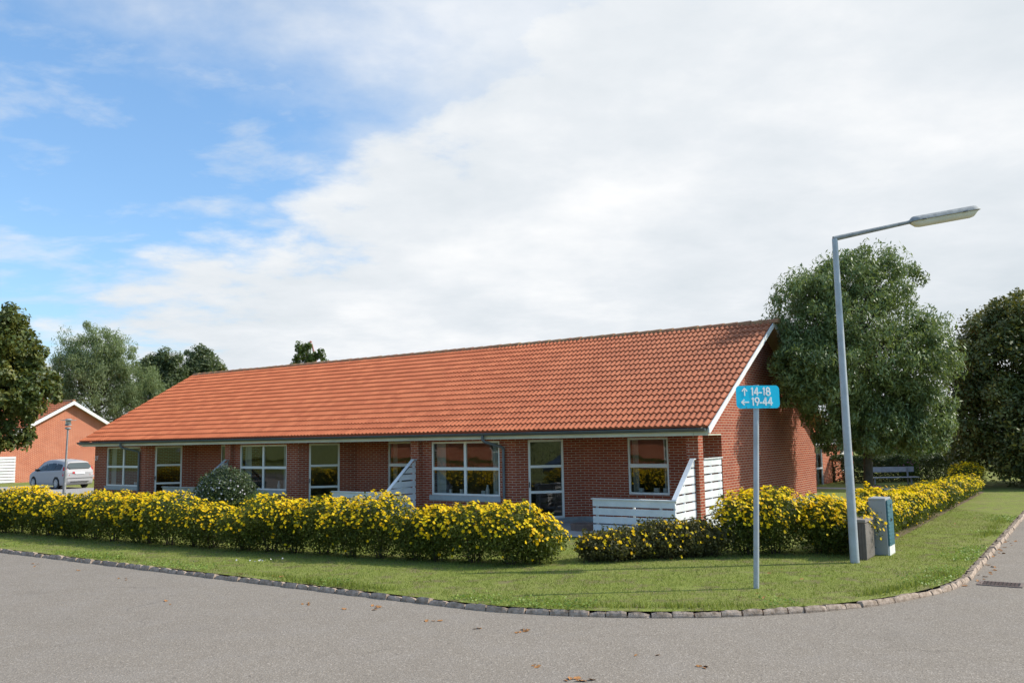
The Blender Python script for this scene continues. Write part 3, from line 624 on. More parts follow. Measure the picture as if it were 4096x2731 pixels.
def fence(a0, label, mat, wf, cat='fence', corner=-1.2, base=house, gable_panel=False, frames=None):
    org = ab(a0, 0); t = thing('slatted_fence', (org[0], org[1], LZ), HR, label, cat, 'white slatted porch fences')
    x0 = -.10; off = (0, 0, LZ)
    mb = MB(); slat_panel(mb, (x0, corner), (x0, -.005), .90, 1.75); mb.build('side_panel', mat, t, off)
    mb = MB(); slat_panel(mb, (x0-wf, corner-.026), (x0-.002, corner-.026), .88, .88); mb.build('front_panel', mat, t, off)
    cb = MB(); cb.prism([(x0-.07, corner-.03, .905), (x0+.045, corner-.03, .905), (x0+.045, -.12, 1.775), (x0-.07, -.12, 1.775)], (0, 0, .022)); cb.prism([(x0-.07, -.12, 1.775), (x0+.045, -.12, 1.775), (x0+.045, -.005, 1.765), (x0-.07, -.005, 1.765)], (0, 0, .022))
    cb.build('side_cap', mat, t, off)
    cb = MB(); cb.box(x0-wf-.03, corner-.06, .884, x0+.045, corner+.06, .908); cb.build('front_cap', mat, t, off)
    for (x, y, h) in ((x0-.04, corner+.05, .9), (x0-.04, -.05, 1.7), (x0-.04, -.62, 1.28), (x0-wf+.08, corner+.05, .88), (x0-wf*.5, corner+.05, .88), (x0-wf*.18, corner+.05, .88)):
        pb = MB(); pb.box(x-.022, y-.03, LZ, x+.022, y+.03, h-.01); pb.build('post', mat, t, off)
    return t
f1 = fence(0, 'white slatted fence sloping down from the brick pillar at the open porch corner', M_wood_white, 2.08)
f2 = fence(8.6, 'white slatted fence in the shade beside the middle four pane window', M_wood_white, 2.15)
f3 = fence(17.15, 'weathered lichen grey slatted fence behind the dark flowering shrub', M_wood_grey, 1.95)
o4 = ab(0, .28); t = thing('slatted_fence', (o4[0], o4[1], LZ), HR, 'tall white slatted panel between the brick pillar and the gable wall', 'fence', 'white slatted porch fences')
mb = MB(); slat_panel(mb, (-.02, .296), (-.02, 1.495), 1.765, 1.765); mb.box(-.06, .296, 1.768, .02, 1.495, 1.788); mb.build('boards', M_wood_white, t, (0, .28, LZ))
for y in (.33, .86, 1.45): pb = MB(); pb.box(-.09, y-.03, LZ, -.045, y+.03, 1.755); pb.build('post', M_wood_white, t, (0, .28, LZ))

# concrete ring by the terrace
p = ab(3.35, -2.25); rgb = MB(); rgb.lathe([(.30, 0), (.31, .17), (.25, .175), (.245, .05), (.0, .05)], (0, 0, 0), 24)
t = rgb.build('planter_ring', simple('ring_concrete', (.22, .15, .12), .9, nz=.3), None, smooth=True); p = (1.66, 21.35); t.location = (p[0], p[1], LZ); tag(t, 'low round concrete ring standing by the slatted fence near the glazed door', 'planter')

# ------------------------------------------------------------ far houses
def simple_house(name, label, x, y, z, rot, L, W, ze, zr, bm, cat='house', wins=(), gwins=(), chimney=None):
    t = thing(name, (x, y, z), rot, label, cat); be = -.35; br = W/2; k = (zr-ze)/(br-be)
    mb = MB(); zt = lambda b: ze+(min(b, W-b)-be)*k-.09
    wall_seg(mb, (-L, 0), (0, 0), 0, ze-.1, [w_[:4] for w_ in wins]); mb.face([(0, W, 0), (-L, W, 0), (-L, W, ze-.1), (0, W, ze-.1)])
    for xx, o_ in ((0, 1), (-L, -1)):
        pts = [(0, 0), (W, 0), (W, zt(W)), (br, zt(br)), (0, zt(0))]; pts = pts if o_ > 0 else pts[::-1]
        mb.face([(xx, a, b) for a, b in pts], uv=[(a*o_, b) for a, b in pts])
    mb.build('wall', bm, t)
    for w_ in wins: window('window', t, (-L, 0), (0, 0), w_[0], w_[1], w_[2], w_[3], vm=w_[4], hm=w_[5], mat=M_white, curtain=.2)
    ib = MB(); ib.face([(-L+.1, 3, 0), (-.1, 3, 0), (-.1, 3, ze), (-L+.1, 3, ze)]); ib.face([(-L+.1, .1, .05), (-.1, .1, .05), (-.1, 3, .05), (-L+.1, 3, .05)]); ib.build('interior', M_int, t)
    rb = MB(); tile_slope(rb, -L-.35, .4, be, ze, br, zr, 17, wl=.3, ns=5); tile_slope(rb, -L-.35, .4, W-be, ze, br, zr, 10, wl=.6, ns=4); ro = rb.build('roof', M_tile, t)
    g = MB(); g.tube([(-L-.36, br, zr-.02), (.42, br, zr-.02)], .12, 10); g.build('ridge', M_ridge, ro, smooth=True)
    if chimney:
        c = MB(); c.box(-chimney-.3, br-.55, zr-.5, -chimney+.3, br-.1, zr+.22); c.lathe([(.12, 0), (.12, .12), (.2, .16), (.02, .3)], (-chimney, br-.33, zr+.22), 12); c.build('chimney', M_brick_far, ro)
    for half in (0, 1):
        f = (lambda b: b) if half == 0 else (lambda b: W-b)
        vb = MB(); vb.prism([(.40, f(be-.03), ze-.02), (.40, f(br), zr-.01), (.40, f(br), zr-.25), (.40, f(be-.03), ze-.25)], (.03, 0, 0)); vb.build('bargeboard', M_white, t)
        sb = MB(); sb.face([(0, f(be), ze-.16), (.4, f(be), ze-.16), (.4, f(br), zr-.16), (0, f(br), zr-.16)]); sb.build('verge_soffit', M_fascia, t)
    gb = MB(); gb.tube([(-L-.3, be-.06, ze-.05), (.4, be-.06, ze-.05)], .07, 8); gb.build('gutter', M_gutter, t, smooth=True)
    fb = MB(); fb.box(-L-.3, be+.0, ze-.24, .36, be+.03, ze-.05); fb.build('fascia', M_white, t)
    return t
nx, ny = ab(51.2, 7.75)
nh = simple_house('brick_house', 'orange lit brick gable house behind the silver car', nx, ny, 0, HR, 14, 9.82, 2.53, 5.50, M_brick_far, chimney=3.2)
t = thing('slatted_fence', (*ab(51.1, 9.1), 0), HR, 'white slatted fence at the left edge beside the far brick gable', 'fence', 'white slatted porch fences')
mb = MB(); slat_panel(mb, (0, -3.4), (0, 0), 1.77, 1.77, zb=.08); mb.build('boards', M_wood_white, t)
for y in (-.05, -1.7, -3.3): pb = MB(); pb.box(-.07, y-.03, 0, -.03, y+.03, 1.75); pb.build('post', M_wood_white, t)
# right background house, its long side faces the side street
rx, ry = 17.1, 43.5
rh = simple_house('brick_house', 'small red brick house with white windows half hidden behind the big tree', rx, ry, -.42, HR+PI/2, 16, 9, 2.5, 5.2, M_brick_far,
    wins=[(.6, 1.5, .9, 2.2, (), (1.75,)), (13.5, 15.0, .9, 2.2, (14.25,), (1.75,)), (9.2, 10.3, .2, 2.2, (), (1.2,)), (4.5, 6.0, .9, 2.2, (5.25,), (1.6,))])

# ------------------------------------------------------------ hedges and shrubs with yellow flowers
def hedge_cloud(stations, spacing, rad, nleaf, nflow, density=1., zb=LZ):
    """stations: (x,y,h). returns leaf points and flower points spread over a chain of bushes"""
    P = np.array(stations, float); seg = np.linalg.norm(np.diff(P[:, :2], axis=0), axis=1); cum = np.r_[0, np.cumsum(seg)]; L = cum[-1]
    nb = max(1, int(L/spacing)); blobs = []
    for i in range(nb+1):
        s = min(L, i*spacing+rng.uniform(-.1, .1)) if nb > 0 else 0; s = max(0, s)
        x = np.interp(s, cum, P[:, 0]); y = np.interp(s, cum, P[:, 1]); h = np.interp(s, cum, P[:, 2])*rng.uniform(.86, 1.02)*(1+.06*math.sin(s*2.4+.7))
        blobs.append((x+rng.uniform(-.06, .06), y+rng.uniform(-.06, .06), h-zb, rad*rng.uniform(.80, 1.08)*(1+.10*math.sin(s*2.4+.7))))
    B = np.array(blobs)
    def sample(n, lo, hi, topbias):
        idx = rng.integers(0, len(B), n); b = B[idx]
        d = rng.normal(size=(n, 3)); d /= np.linalg.norm(d, axis=1, keepdims=True)
        if topbias: f = rng.random(n) < topbias; d[f, 2] = np.abs(d[f, 2])
        e = 2.6; nrm = (np.abs(d[:, 0])**e+np.abs(d[:, 1])**e+np.abs(d[:, 2])**e)**(1/e); q = d/nrm[:, None]
        r = rng.uniform(lo, hi, n)
        # lumpy surface
        ph = b[:, 0]*3+b[:, 1]*5; lump = 1+.15*np.sin(q[:, 0]*5+ph)*np.sin(q[:, 1]*5+ph*1.7)*np.cos(q[:, 2]*4+ph)+.07*np.sin(q[:, 0]*13+q[:, 2]*11+ph)
        r = r*lump
        zc = b[:, 2]*.51; hz = b[:, 2]*.50; taper = 1-.12*np.clip(-q[:, 2], 0, 1)
        pts = np.stack([b[:, 0]+q[:, 0]*r*b[:, 3]*taper, b[:, 1]+q[:, 1]*r*b[:, 3]*taper, zb+zc+q[:, 2]*r*hz], 1)
        # drop points well inside a neighbour
        return pts, d
    Lp, Ln = sample(nleaf, .55, 1.02, .12); inner, inn = sample(nleaf//3, .1, .7, 0)
    Fp, Fn = sample(nflow, .96, 1.07, .72)
    # thin flowers towards the base and where another bush covers them
    keep = np.ones(len(Fp), bool)
    for bx, by, bh, br in blobs: keep &= ~((np.hypot((Fp[:, 0]-bx), (Fp[:, 1]-by)) < br*.80) & (Fp[:, 2] < zb+bh*.86))
    vig = rng.uniform(.35, 1.15, len(blobs)); near = np.argmin((Fp[:, None, 0]-B[None, :, 0])**2+(Fp[:, None, 1]-B[None, :, 1])**2, 1); keep &= rng.random(len(Fp)) < vig[near]
    zf = (Fp[:, 2]-zb)/np.maximum(B[:, 2].max(), .1); keep &= rng.random(len(Fp)) < np.clip(.07+1.15*zf**1.9, 0, 1)
    return np.vstack([Lp, inner]), np.vstack([Ln, inn]), Fp[keep], Fn[keep], blobs
def shoots(blobs, n, zb=LZ):
    """wispy shoots standing out of the top of the bushes"""
    P = []; N = []
    for _ in range(n):
        bx, by, bh, br = blobs[rng.integers(len(blobs))]; x = bx+rng.uniform(-.7, .7)*br; y = by+rng.uniform(-.7, .7)*br; l = rng.uniform(.06, .17); tx, ty = rng.normal(0, .25, 2)
        for k in range(16): t = rng.random(); P.append((x+tx*l*t+rng.normal(0, .016), y+ty*l*t+rng.normal(0, .016), zb+bh*.93+l*t)); N.append(rng.normal(size=3))
    return np.array(P), np.array(N)
def make_hedge(name, label, cat, stations, spacing=.70, rad=.60, dl=5200, df=420, group=None, leafmat=None, thin=1.):
    P = np.array(stations); L = np.linalg.norm(np.diff(P[:, :2], axis=0), axis=1).sum() if len(P) > 1 else .6
    c = P[:, :2].mean(0); t = thing(name, (c[0], c[1], LZ), 0, label, cat, group); off = (c[0], c[1], LZ)
    nl = int(dl*1.35*(L+.5)*thin); nf = int(df*2.3*(L+.5))
    lp, ln, fp, fn, blobs = hedge_cloud(stations, spacing, rad, nl, nf)
    sp, sn = shoots(blobs, int(len(blobs)*(5 if cat == 'shrub' or 'side street' not in label else 2)))
    lp = np.vstack([lp, sp]); ln = np.vstack([ln, sn]); lp[:, 2] = np.maximum(lp[:, 2], LZ+.01)
    ln = ln*1.0+rng.normal(size=ln.shape)*.9
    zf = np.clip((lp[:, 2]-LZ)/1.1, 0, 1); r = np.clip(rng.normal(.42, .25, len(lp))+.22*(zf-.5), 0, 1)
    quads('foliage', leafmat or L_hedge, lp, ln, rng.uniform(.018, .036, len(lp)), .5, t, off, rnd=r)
    # each flower faces outwards and towards the light
    ff = fn*1.0+np.array([.35, -.15, .55])+rng.normal(size=fn.shape)*.45
    quads('blossoms', L_flower, fp, ff, rng.uniform(.020, .043, len(fp)), 1, t, off, sides=5, cup=.25, kind='stuff')
    sb = MB()
    for bx, by, bh, br in blobs:
        for k in range(9):
            an = rng.uniform(0, 2*PI); r0 = rng.uniform(.02, .12); r1 = rng.uniform(.2, .8)*br
            sb.tube([(bx+r0*math.cos(an), by+r0*math.sin(an), LZ-.01), (bx+r1*.6*math.cos(an), by+r1*.6*math.sin(an), LZ+bh*.42), (bx+r1*math.cos(an+.3), by+r1*math.sin(an+.3), LZ+bh*.8)], [.011, .008, .004], 4, False)
    sb.build('stems', M_twig, t, off)
    return t
prof = [(-14.07, 23.73, 1.27), (-13.16, 23.17, 1.26), (-12.29, 22.64, 1.15), (-11.46, 22.13, 1.1), (-10.45, 21.44, 1.12), (-9.71, 20.99, 1.23), (-8.74, 20.44, 1.27), (-7.82, 19.93, 1.17), (-6.91, 19.36, 1.34), (-6.56, 19.17, 1.16), (-6.21, 18.98, 0.9), (-5.87, 18.8, 1.1), (-5.41, 18.54, 1.29), (-4.36, 18.01, 1.28), (-3.37, 17.52, 1.21), (-2.61, 17.13, 1.33), (-1.97, 16.83, 1.17), (-1.53, 16.61, 1.12), (-1.02, 16.33, 1.2), (-0.53, 16.12, 1.17), (-0.04, 15.91, 1.13), (0.27, 15.92, 1.07), (0.59, 15.99, 0.86), (0.92, 16.1, 0.65)]
left = [(-17.5, 25.7, 1.25)]+prof[:8]+[(-7.05, 19.45, 1.30), (-6.62, 19.2, 1.02)]; midh = [(-5.82, 18.76, 1.02), (-5.4, 18.55, 1.26)]+prof[13:22]+[(.42, 16.0, .98), (.68, 16.04, .74)]
make_hedge('flowering_hedge', 'long yellow flowered hedge running from the left edge to the dip before the dark shrub', 'hedge', left, group='yellow flowering hedges', dl=4300, df=540)
make_hedge('flowering_hedge', 'yellow flowered hedge in front of the middle windows, between the dip and the gap', 'hedge', midh, group='yellow flowering hedges', dl=5200, df=620)
low = [((1.64, 16.15, .58), 'first low sparse yellow shrub right of the gap in the hedge'), ((2.05, 16.28, .63), 'second low sparse yellow shrub right of the gap'), ((2.62, 16.36, .70), 'dull brownish low shrub in front of the slatted fence with few flowers'), ((3.12, 16.42, .74), 'low yellow shrub in front of the white slatted corner'), ((3.52, 16.50, .70), 'last low yellow shrub before the big corner hedge')]
L_low = leaf_mat('dry_hedge_leaves', [(0, (.045, .042, .018)), (.5, (.085, .082, .028)), (1, (.18, .165, .055))], .6, .3)
for (x, y, h), lab in low:
    make_hedge('flowering_shrub', lab, 'shrub', [(x-.16, y, h*.92), (x+.02, y+.06, h), (x+.18, y-.02, h*.86)], spacing=.09, rad=.36, dl=7500, df=90 if 'dull' in lab else 210, group='yellow flowering shrubs', leafmat=L_low)
corner = [(4.36, 16.70, 1.16), (4.6, 16.70, 1.17), (5.07, 16.68, 1.18), (5.61, 16.62, 1.22), (6.0, 16.62, 1.2), (6.15, 16.75, 1.15)]
make_hedge('flowering_hedge', 'tall yellow flowered corner hedge behind the sign post', 'hedge', corner, group='yellow flowering hedges', dl=5800, df=620)
side = [(*ab(-3.62, b), np.interp(b, [0, 4, 11, 17], [1.04, .92, .77, .70])+.04*math.sin(b*1.3)) for b in np.arange(-1.9, 17.2, .9)]
make_hedge('flowering_hedge', 'sunlit yellow hedge running away along the side street behind the cabinets', 'hedge', side, group='yellow flowering hedges', dl=4200, df=560)
make_hedge('flowering_hedge', 'far piece of yellow hedge turning the corner under the dark tree', 'hedge', [(*ab(-3.4, 18.4), 1.0), (*ab(-3.2, 20.2), 1.1)], group='yellow flowering hedges', dl=2500, df=420)

# ------------------------------------------------------------ trees
def crown_pts(c, rad, nclump, nleaf, rc, hollow=.5, e=2.2, lumps=.2, flat=1.):
    c = np.array(c, float); rad = np.array(rad, float)
    d = rng.normal(size=(nclump, 3)); d /= np.linalg.norm(d, axis=1, keepdims=True)
    nn = (np.abs(d)**e).sum(1)**(1/e); d = d/nn[:, None]
    rr = hollow+(1-hollow)*rng.random(nclump)**.5; rr *= 1+lumps*np.sin(d[:, 0]*4+c[0])*np.cos(d[:, 1]*5)*np.sin(d[:, 2]*4+1)
    C = c+d*rad*rr[:, None]; R_ = rc*rng.uniform(.6, 1.35, nclump)
    idx = rng.integers(0, nclump, nleaf); q = rng.normal(size=(nleaf, 3)); q /= np.linalg.norm(q, axis=1, keepdims=True)
    r = rng.random(nleaf)**.42; out_ = rng.random(nclump) < .16; C[out_] = c+(C[out_]-c)*rng.uniform(1.0, 1.09, (out_.sum(), 1)); R_[out_] *= .75; P = C[idx]+q*(r*R_[idx])[:, None]*np.array([1, 1, flat])
    N = q*.8+rng.normal(size=q.shape)*.6+np.array([0, 0, .5])
    cr = rng.random(nclump)
    return P, N, C, np.clip(cr[idx]*.45+rng.random(nleaf)*.55, 0, 1)
def make_tree(name, label, base, crowns, leafmat, leaf, trunk_r=.15, group=None, branches=14, aspect=.45, droop=0, kindlab='tree', z0=0.):
    """crowns: (center, radii, nclump, nleaf, rclump)"""
    t = thing(name, (base[0], base[1], z0), 0, label, kindlab, group); off = (base[0], base[1], z0)
    P = []; N = []; C = []; Rn = []
    for c, rad, nc, nl, rc in crowns:
        p, n_, cc, r_ = crown_pts(c, rad, nc, nl, rc); P.append(p); N.append(n_); C.append(cc); Rn.append(r_)
    P = np.vstack(P); N = np.vstack(N); C = np.vstack(C); Rn = np.concatenate(Rn)
    ha = (P[:, 0]-O2.x)*AV.x+(P[:, 1]-O2.y)*AV.y; hb = (P[:, 0]-O2.x)*BV.x+(P[:, 1]-O2.y)*BV.y
    inside = (ha > -.43) & (ha < HL+.3) & (hb > -.4) & (hb < HW+.4) & (P[:, 2] < ZE+(np.minimum(hb, HW-hb)-BE)*.57+.1)
    P, N, Rn = P[~inside], N[~inside], Rn[~inside]
    tang = None
    if droop: tang = np.tile([0, 0, -droop], (len(P), 1))+rng.normal(size=P.shape)*.3
    s_ = rng.uniform(.65, 1.25, len(P))*leaf
    quads('crown', leafmat, P, N, s_, aspect, t, off, rnd=Rn, tang=tang)
    tb = MB(); c0 = Vector(crowns[0][0]); b = Vector((base[0], base[1], z0)); zc = c0.z-crowns[0][1][2]*.45; top = c0+Vector((0, 0, crowns[0][1][2]*.55))
    m1 = b.lerp(Vector((c0.x, c0.y, zc)), .5)+Vector((random.uniform(-.05, .05), 0, 0)); fork = Vector((b.x*.6+c0.x*.4, b.y*.6+c0.y*.4, max(zc, 1.6)))
    tb.tube([b-Vector((0, 0, .05)), b+Vector((0, 0, .3)), m1, fork, fork.lerp(top, .6), top], [trunk_r*1.35, trunk_r, trunk_r*.9, trunk_r*.75, trunk_r*.4, trunk_r*.12], 9)
    for i in range(branches):
        e = Vector(C[rng.integers(len(C))]); st = fork.lerp(top, random.uniform(0, .6)); mid = st.lerp(e, .5)+Vector((0, 0, .12*(e-st).length))
        tb.tube([st, mid, e], [trunk_r*.3, trunk_r*.18, trunk_r*.05], 5, False)
    tb.build('trunk', M_bark, t, off, smooth=True)
    return t
# big ash by the gable
tx, ty = ab(-2.0, 7.9)
cx, cy = tx-.05, ty-.7
make_tree('ash_tree', 'large dark green ash tree beside the gable behind the tall lamp post', (tx, ty), [((cx+(c[0]-cx)*.93, cy+(c[1]-cy)*.93, 2.33+(c[2]-2.33)*.93), tuple(q*.93 for q in rr), nc, nl, rc*.93) for c, rr, nc, nl, rc in [
    ((cx-.1, cy, 5.4), (2.3, 2.3, 2.5), 230, 34000, .42), ((cx-.05, cy+.2, 6.95), (1.15, 1.3, 1.15), 80, 11000, .34), ((cx+1.35, cy+.1, 4.5), (1.3, 1.6, 1.5), 110, 14000, .36),
    ((cx-1.9, cy-.4, 5.7), (1.25, 1.4, 1.5), 90, 12000, .36), ((cx-2.0, cy-1.2, 4.2), (1.1, 1.3, 1.2), 60, 8500, .34), ((cx-1.3, cy-.2, 3.0), (.75, 1.2, .8), 34, 4600, .30),
    ((cx+1.5, cy, 2.95), (.95, 1.3, 1.0), 55, 7500, .32), ((cx+.5, cy+.5, 3.5), (1.2, 1.4, .8), 50, 7000, .34), ((cx+.1, cy-.4, 2.45), (1.1, 1.1, .75), 60, 10000, .34), ((cx+1.2, cy-.2, 2.3), (1.0, 1.1, .6), 36, 5000, .30), ((cx-1.2, cy-.2, 2.3), (.45, .8, .55), 22, 3000, .26)]]+[((*ab(-.85, 4.8), 4.15), (.72, .8, .75), 44, 6500, .30), ((*ab(-.95, 6.1), 4.3), (.8, .9, .9), 44, 6500, .32)], L_ash, .070, .14, branches=34, aspect=.30, droop=.7)
# dark tree at the right edge
make_tree('dark_tree', 'broad dark tree with browning top at the right edge behind the hedge end', (23.6, 37.5), [
    ((23.4, 36.5, 4.9), (3.9, 3.6, 3.3), 300, 46000, .62), ((22.6, 35.5, 2.2), (4.4, 3.2, 2.0), 200, 20000, .6), ((24.6, 36.5, 7.6), (2.0, 2.3, 1.0), 60, 6500, .45), ((19.9, 35.6, 5.0), (1.7, 1.8, 1.7), 90, 15000, .5), ((19.5, 35, 2.9), (1.6, 1.6, 1.7), 70, 11000, .5), ((21.4, 35.6, 6.6), (1.5, 1.8, 1.3), 60, 9000, .5)], L_dark, .085, .25, branches=26, aspect=.55)
make_tree('dark_tree', 'low dark bushy tree filling the right edge under the broad tree', (20.9, 33.4), [((21.3, 33.6, 1.5), (2.3, 1.5, 1.5), 110, 15000, .5)], L_dark, .09, .1, branches=8)
# bushes behind the lawn
for i, (x, y, z, r, h, lm, lab) in enumerate([(25.5, 58, 1.6, 2.6, 2.0, L_green, 'pale green bush at the end of the lit lawn'), (28.5, 60, 2.2, 2.6, 2.6, L_maple, 'mid green bush behind the lawn nearest the dark tree'), (22.3, 62, 2.6, 2.2, 2.7, L_shrub, 'dark green bush behind the right end of the bench')]):
    make_tree('background_bush', lab, (x, y), [((x, y, z), (r, 1.8, h), 90, 9000, .55)], lm, .13, .1, group='bushes behind the lawn', branches=6, kindlab='bush')
# left trees
make_tree('maple_tree', 'near maple with yellowing leaves cut by the left edge', (-24.3, 36.2), [
    ((-23.0, 36, 5.3), (2.7, 2.6, 2.9), 190, 26000, .50), ((-20.9, 35.6, 6.1), (1.1, 1.3, .9), 36, 4600, .36), ((-20.3, 35.6, 4.4), (1.2, 1.4, 1.0), 44, 5600, .38), ((-21.2, 35.6, 3.1), (1.0, 1.4, .9), 34, 4400, .34), ((-21.6, 35.6, 7.4), (.9, 1., .6), 18, 2400, .30)], L_maple, .10, .2, branches=26, aspect=.6)
make_tree('willow_tree', 'tall pale grey green willow behind the far brick house', (-35.8, 75), [
    ((-37.0, 75, 6.8), (3.4, 2.8, 5.2), 210, 60000, 0.90), ((-39.3, 75, 9.2), (1.0, 1.5, 3.2), 40, 6500, 0.61), ((-37.4, 75, 10.2), (.9, 1.5, 2.9), 40, 6500, 0.61), ((-35.6, 74.6, 10.4), (.8, 1.5, 2.7), 34, 5600, 0.58), ((-34.3, 75, 9.4), (.9, 1.5, 2.6), 36, 5600, 0.58), ((-40.0, 75, 6.0), (.8, 1.5, 2.4), 24, 3600, 0.58), ((-34.0, 74.5, 6.0), (1.1, 1.5, 3.0), 44, 7000, 0.65), ((-32.2, 75, 6.6), (1.3, 1.5, 2.8), 44, 7000, 0.67), ((-30.6, 75, 5.2), (1.4, 1.5, 2.0), 36, 5000, 0.67)], L_willow, .105, .35, branches=34, aspect=.28, droop=1.5)
make_tree('birch_tree', 'slim dark tree between the willow and the round tree', (-33.4, 82), [((-34.9, 82, 8.8), (.75, 1.2, 3.0), 30, 4200, 0.61), ((-33.4, 82, 9.2), (.7, 1.2, 3.2), 30, 4200, 0.58), ((-32.4, 82, 8.4), (.7, 1.2, 2.6), 26, 3600, 0.58), ((-34.2, 82, 7.6), (2.2, 1.4, 3.4), 110, 20000, 0.72)], L_far, .14, .2, branches=14)
make_tree('round_tree', 'round dark green tree above the left end of the tiled roof', (-31.0, 85), [((-31.2, 85, 8.5), (2.0, 1.8, 3.3), 120, 20000, 0.72), ((-29.7, 85, 7.8), (1.2, 1.3, 2.3), 44, 6500, 0.61)], L_far, .14, .25, branches=12)
make_tree('background_tree', 'broad low tree filling the gap under the willow and the round tree', (-35, 92), [((-35, 92, 5.2), (6.2, 3, 3.7), 150, 26000, .9)], L_far, .14, .25, branches=10)
make_tree('leafy_tree', 'olive treetop just showing over the left end of the ridge', (-20.2, 60), [((-20.4, 60, 5.9), (2.0, 1.4, 1.7), 44, 4600, .42)], L_maple, .13, .12, branches=8)
make_tree('leafy_tree', 'small leafy treetop behind the ridge in front of the red and white spire', (-12.0, 50), [((-12.45, 50, 6.7), (.34, .4, 1.5), 26, 2600, .26), ((-11.85, 50, 6.6), (.34, .4, 1.4), 24, 2400, .26), ((-11.3, 50, 6.3), (.42, .4, 1.3), 24, 2200, .26), ((-12.0, 50, 5.6), (.9, .5, .9), 30, 2600, .3)], L_green, .075, .08, branches=14, aspect=.6)
make_tree('leafy_tree', 'tiny treetop behind the ridge right of the spire', (-10.1, 50), [((-10.1, 50, 5.9), (.55, .5, 1.1), 16, 700, .22)], L_green, .075, .08, branches=8, aspect=.6)
sp = thing('spire', (-28.62, 120, 0), 0, 'red and white slender spire tip behind the small treetop over the ridge', 'spire')
mb = MB(); mb.box(0, 0, 0, .13, .3, 16.3); mb.build('white_side', M_white, sp)
M_red = simple('red_paint', (.42, .17, .14), .7); mb = MB(); mb.prism([(4.2, 0, 0), (4.42, 0, 0), (.34, 0, 16.2), (.16, 0, 16.2)], (0, .3, 0)); mb.build('red_side', M_red, sp); mb = MB(); mb.lathe([(.02, 0), (.2, .12), (.2, .28), (.02, .4)], (.08, .15, 16.25), 10); mb.build('finial', M_red, sp, smooth=True)

# garden shrubs
def bush(name, label, c, rad, leafmat, nl, leaf=.03, fl=None, nf=0, cat='shrub', group=None, sides=5):
    t = thing(name, (c[0], c[1], LZ), 0, label, cat, group); off = (c[0], c[1], LZ)
    n = nl; d = rng.normal(size=(n, 3)); d /= np.linalg.norm(d, axis=1, keepdims=True); r = rng.uniform(.5, 1.02, n)*(1+.16*np.sin(d[:, 0]*5+c[0])*np.cos(d[:, 2]*6)*np.sin(d[:, 1]*4))
    rd = np.array(rad); P = np.array([c[0], c[1], LZ+rad[2]])+d*rd*r[:, None]; P[:, 2] = np.maximum(P[:, 2], LZ+.01)
    quads('foliage', leafmat, P, d+rng.normal(size=d.shape)*.7, rng.uniform(.7, 1.3, n)*leaf, .5, t, off)
    if nf:
        d = rng.normal(size=(nf, 3)); d /= np.linalg.norm(d, axis=1, keepdims=True); d[:, 1] = -np.abs(d[:, 1]); d[:, 2] = np.abs(d[:, 2])*.8-.15
        P = np.array([c[0], c[1], LZ+rad[2]])+d*rd*1.03; quads('blossoms', fl, P, d, .03, 1, t, off, sides=5, cup=.2)
    sb = MB()
    for k in range(10): an = rng.uniform(0, 2*PI); r1 = rng.uniform(.3, .8); sb.tube([(c[0]+.05*math.cos(an), c[1]+.05*math.sin(an), LZ), (c[0]+r1*rad[0]*math.cos(an), c[1]+r1*rad[1]*math.sin(an), LZ+rad[2]*1.1)], [.02, .006], 4, False)
    sb.build('stems', M_twig, t, off); return t
bush('garden_shrub', 'dark shrub with small pale flowers leaning on the weathered fence', (-8.55, 25.6), (.92, .8, .80), L_shrub, 15000, .035, L_white, 60)
bush('garden_shrub', 'small clipped bright green bush right of the dark flowering shrub', (-6.95, 23.6), (.42, .42, .5), L_green, 5000, .022)
bush('rose_bush', 'small pink flowered bush at the right end of the bench', (18.0, 39.5), (.55, .5, .62), L_green, 3500, .04, L_pink, 45)
bush('flower_clump', 'low magenta flower clump on the grass beside the tree trunk', (14.0, 33.6), (.22, .2, .13), L_green, 500, .03, L_pink, 60, 'flowers')
# plain hedges behind the bench and lawn
def plain_hedge(label, p0, p1, h, w_, lm, n):
    c = ((p0[0]+p1[0])/2, (p0[1]+p1[1])/2); t = thing('clipped_hedge', (c[0], c[1], LZ), 0, label, 'hedge', 'dark clipped hedges'); d = np.array(p1)-np.array(p0); L = np.linalg.norm(d); d = d/L; nr = np.array([-d[1], d[0]])
    u = rng.uniform(0, L, n); v = rng.uniform(-1, 1, n); z = rng.random(n); f = rng.random(n)
    v = np.where(f < .6, np.sign(v)*rng.uniform(.8, 1, n), v); z = np.where(f >= .6, rng.uniform(.9, 1.03, n), z)
    lump = 1+.07*np.sin(u*2.3)+.05*np.sin(u*5.1)
    P = np.stack([p0[0]+d[0]*u+nr[0]*v*w_/2, p0[1]+d[1]*u+nr[1]*v*w_/2, LZ+z*h*lump], 1)
    quads('foliage', lm, P, rng.normal(size=(n, 3)), .045, .5, t, (c[0], c[1], LZ)); sb = MB()
    for k in range(int(L*2)):
        q = np.array(p0)+d*k*.5; sb.tube([(q[0], q[1], LZ), (q[0]+.05, q[1], LZ+h*.8)], [.02, .008], 4, False)
    sb.build('stems', M_twig, t, (c[0], c[1], LZ)); return t
plain_hedge('dark hedge behind the bench in front of the white windowed house', (14.6, 39.4), (21.6, 41.2), 1.12, 1.4, L_shrub, 26000)
plain_hedge('long low brown green hedge across the far end of the lit lawn', (21.8, 55), (34, 51), .75, .9, L_low, 16000)
plain_hedge('dark hedge of the far garden under the bushes', (20, 64), (36, 58), 1.9, 1.6, L_shrub, 20000)

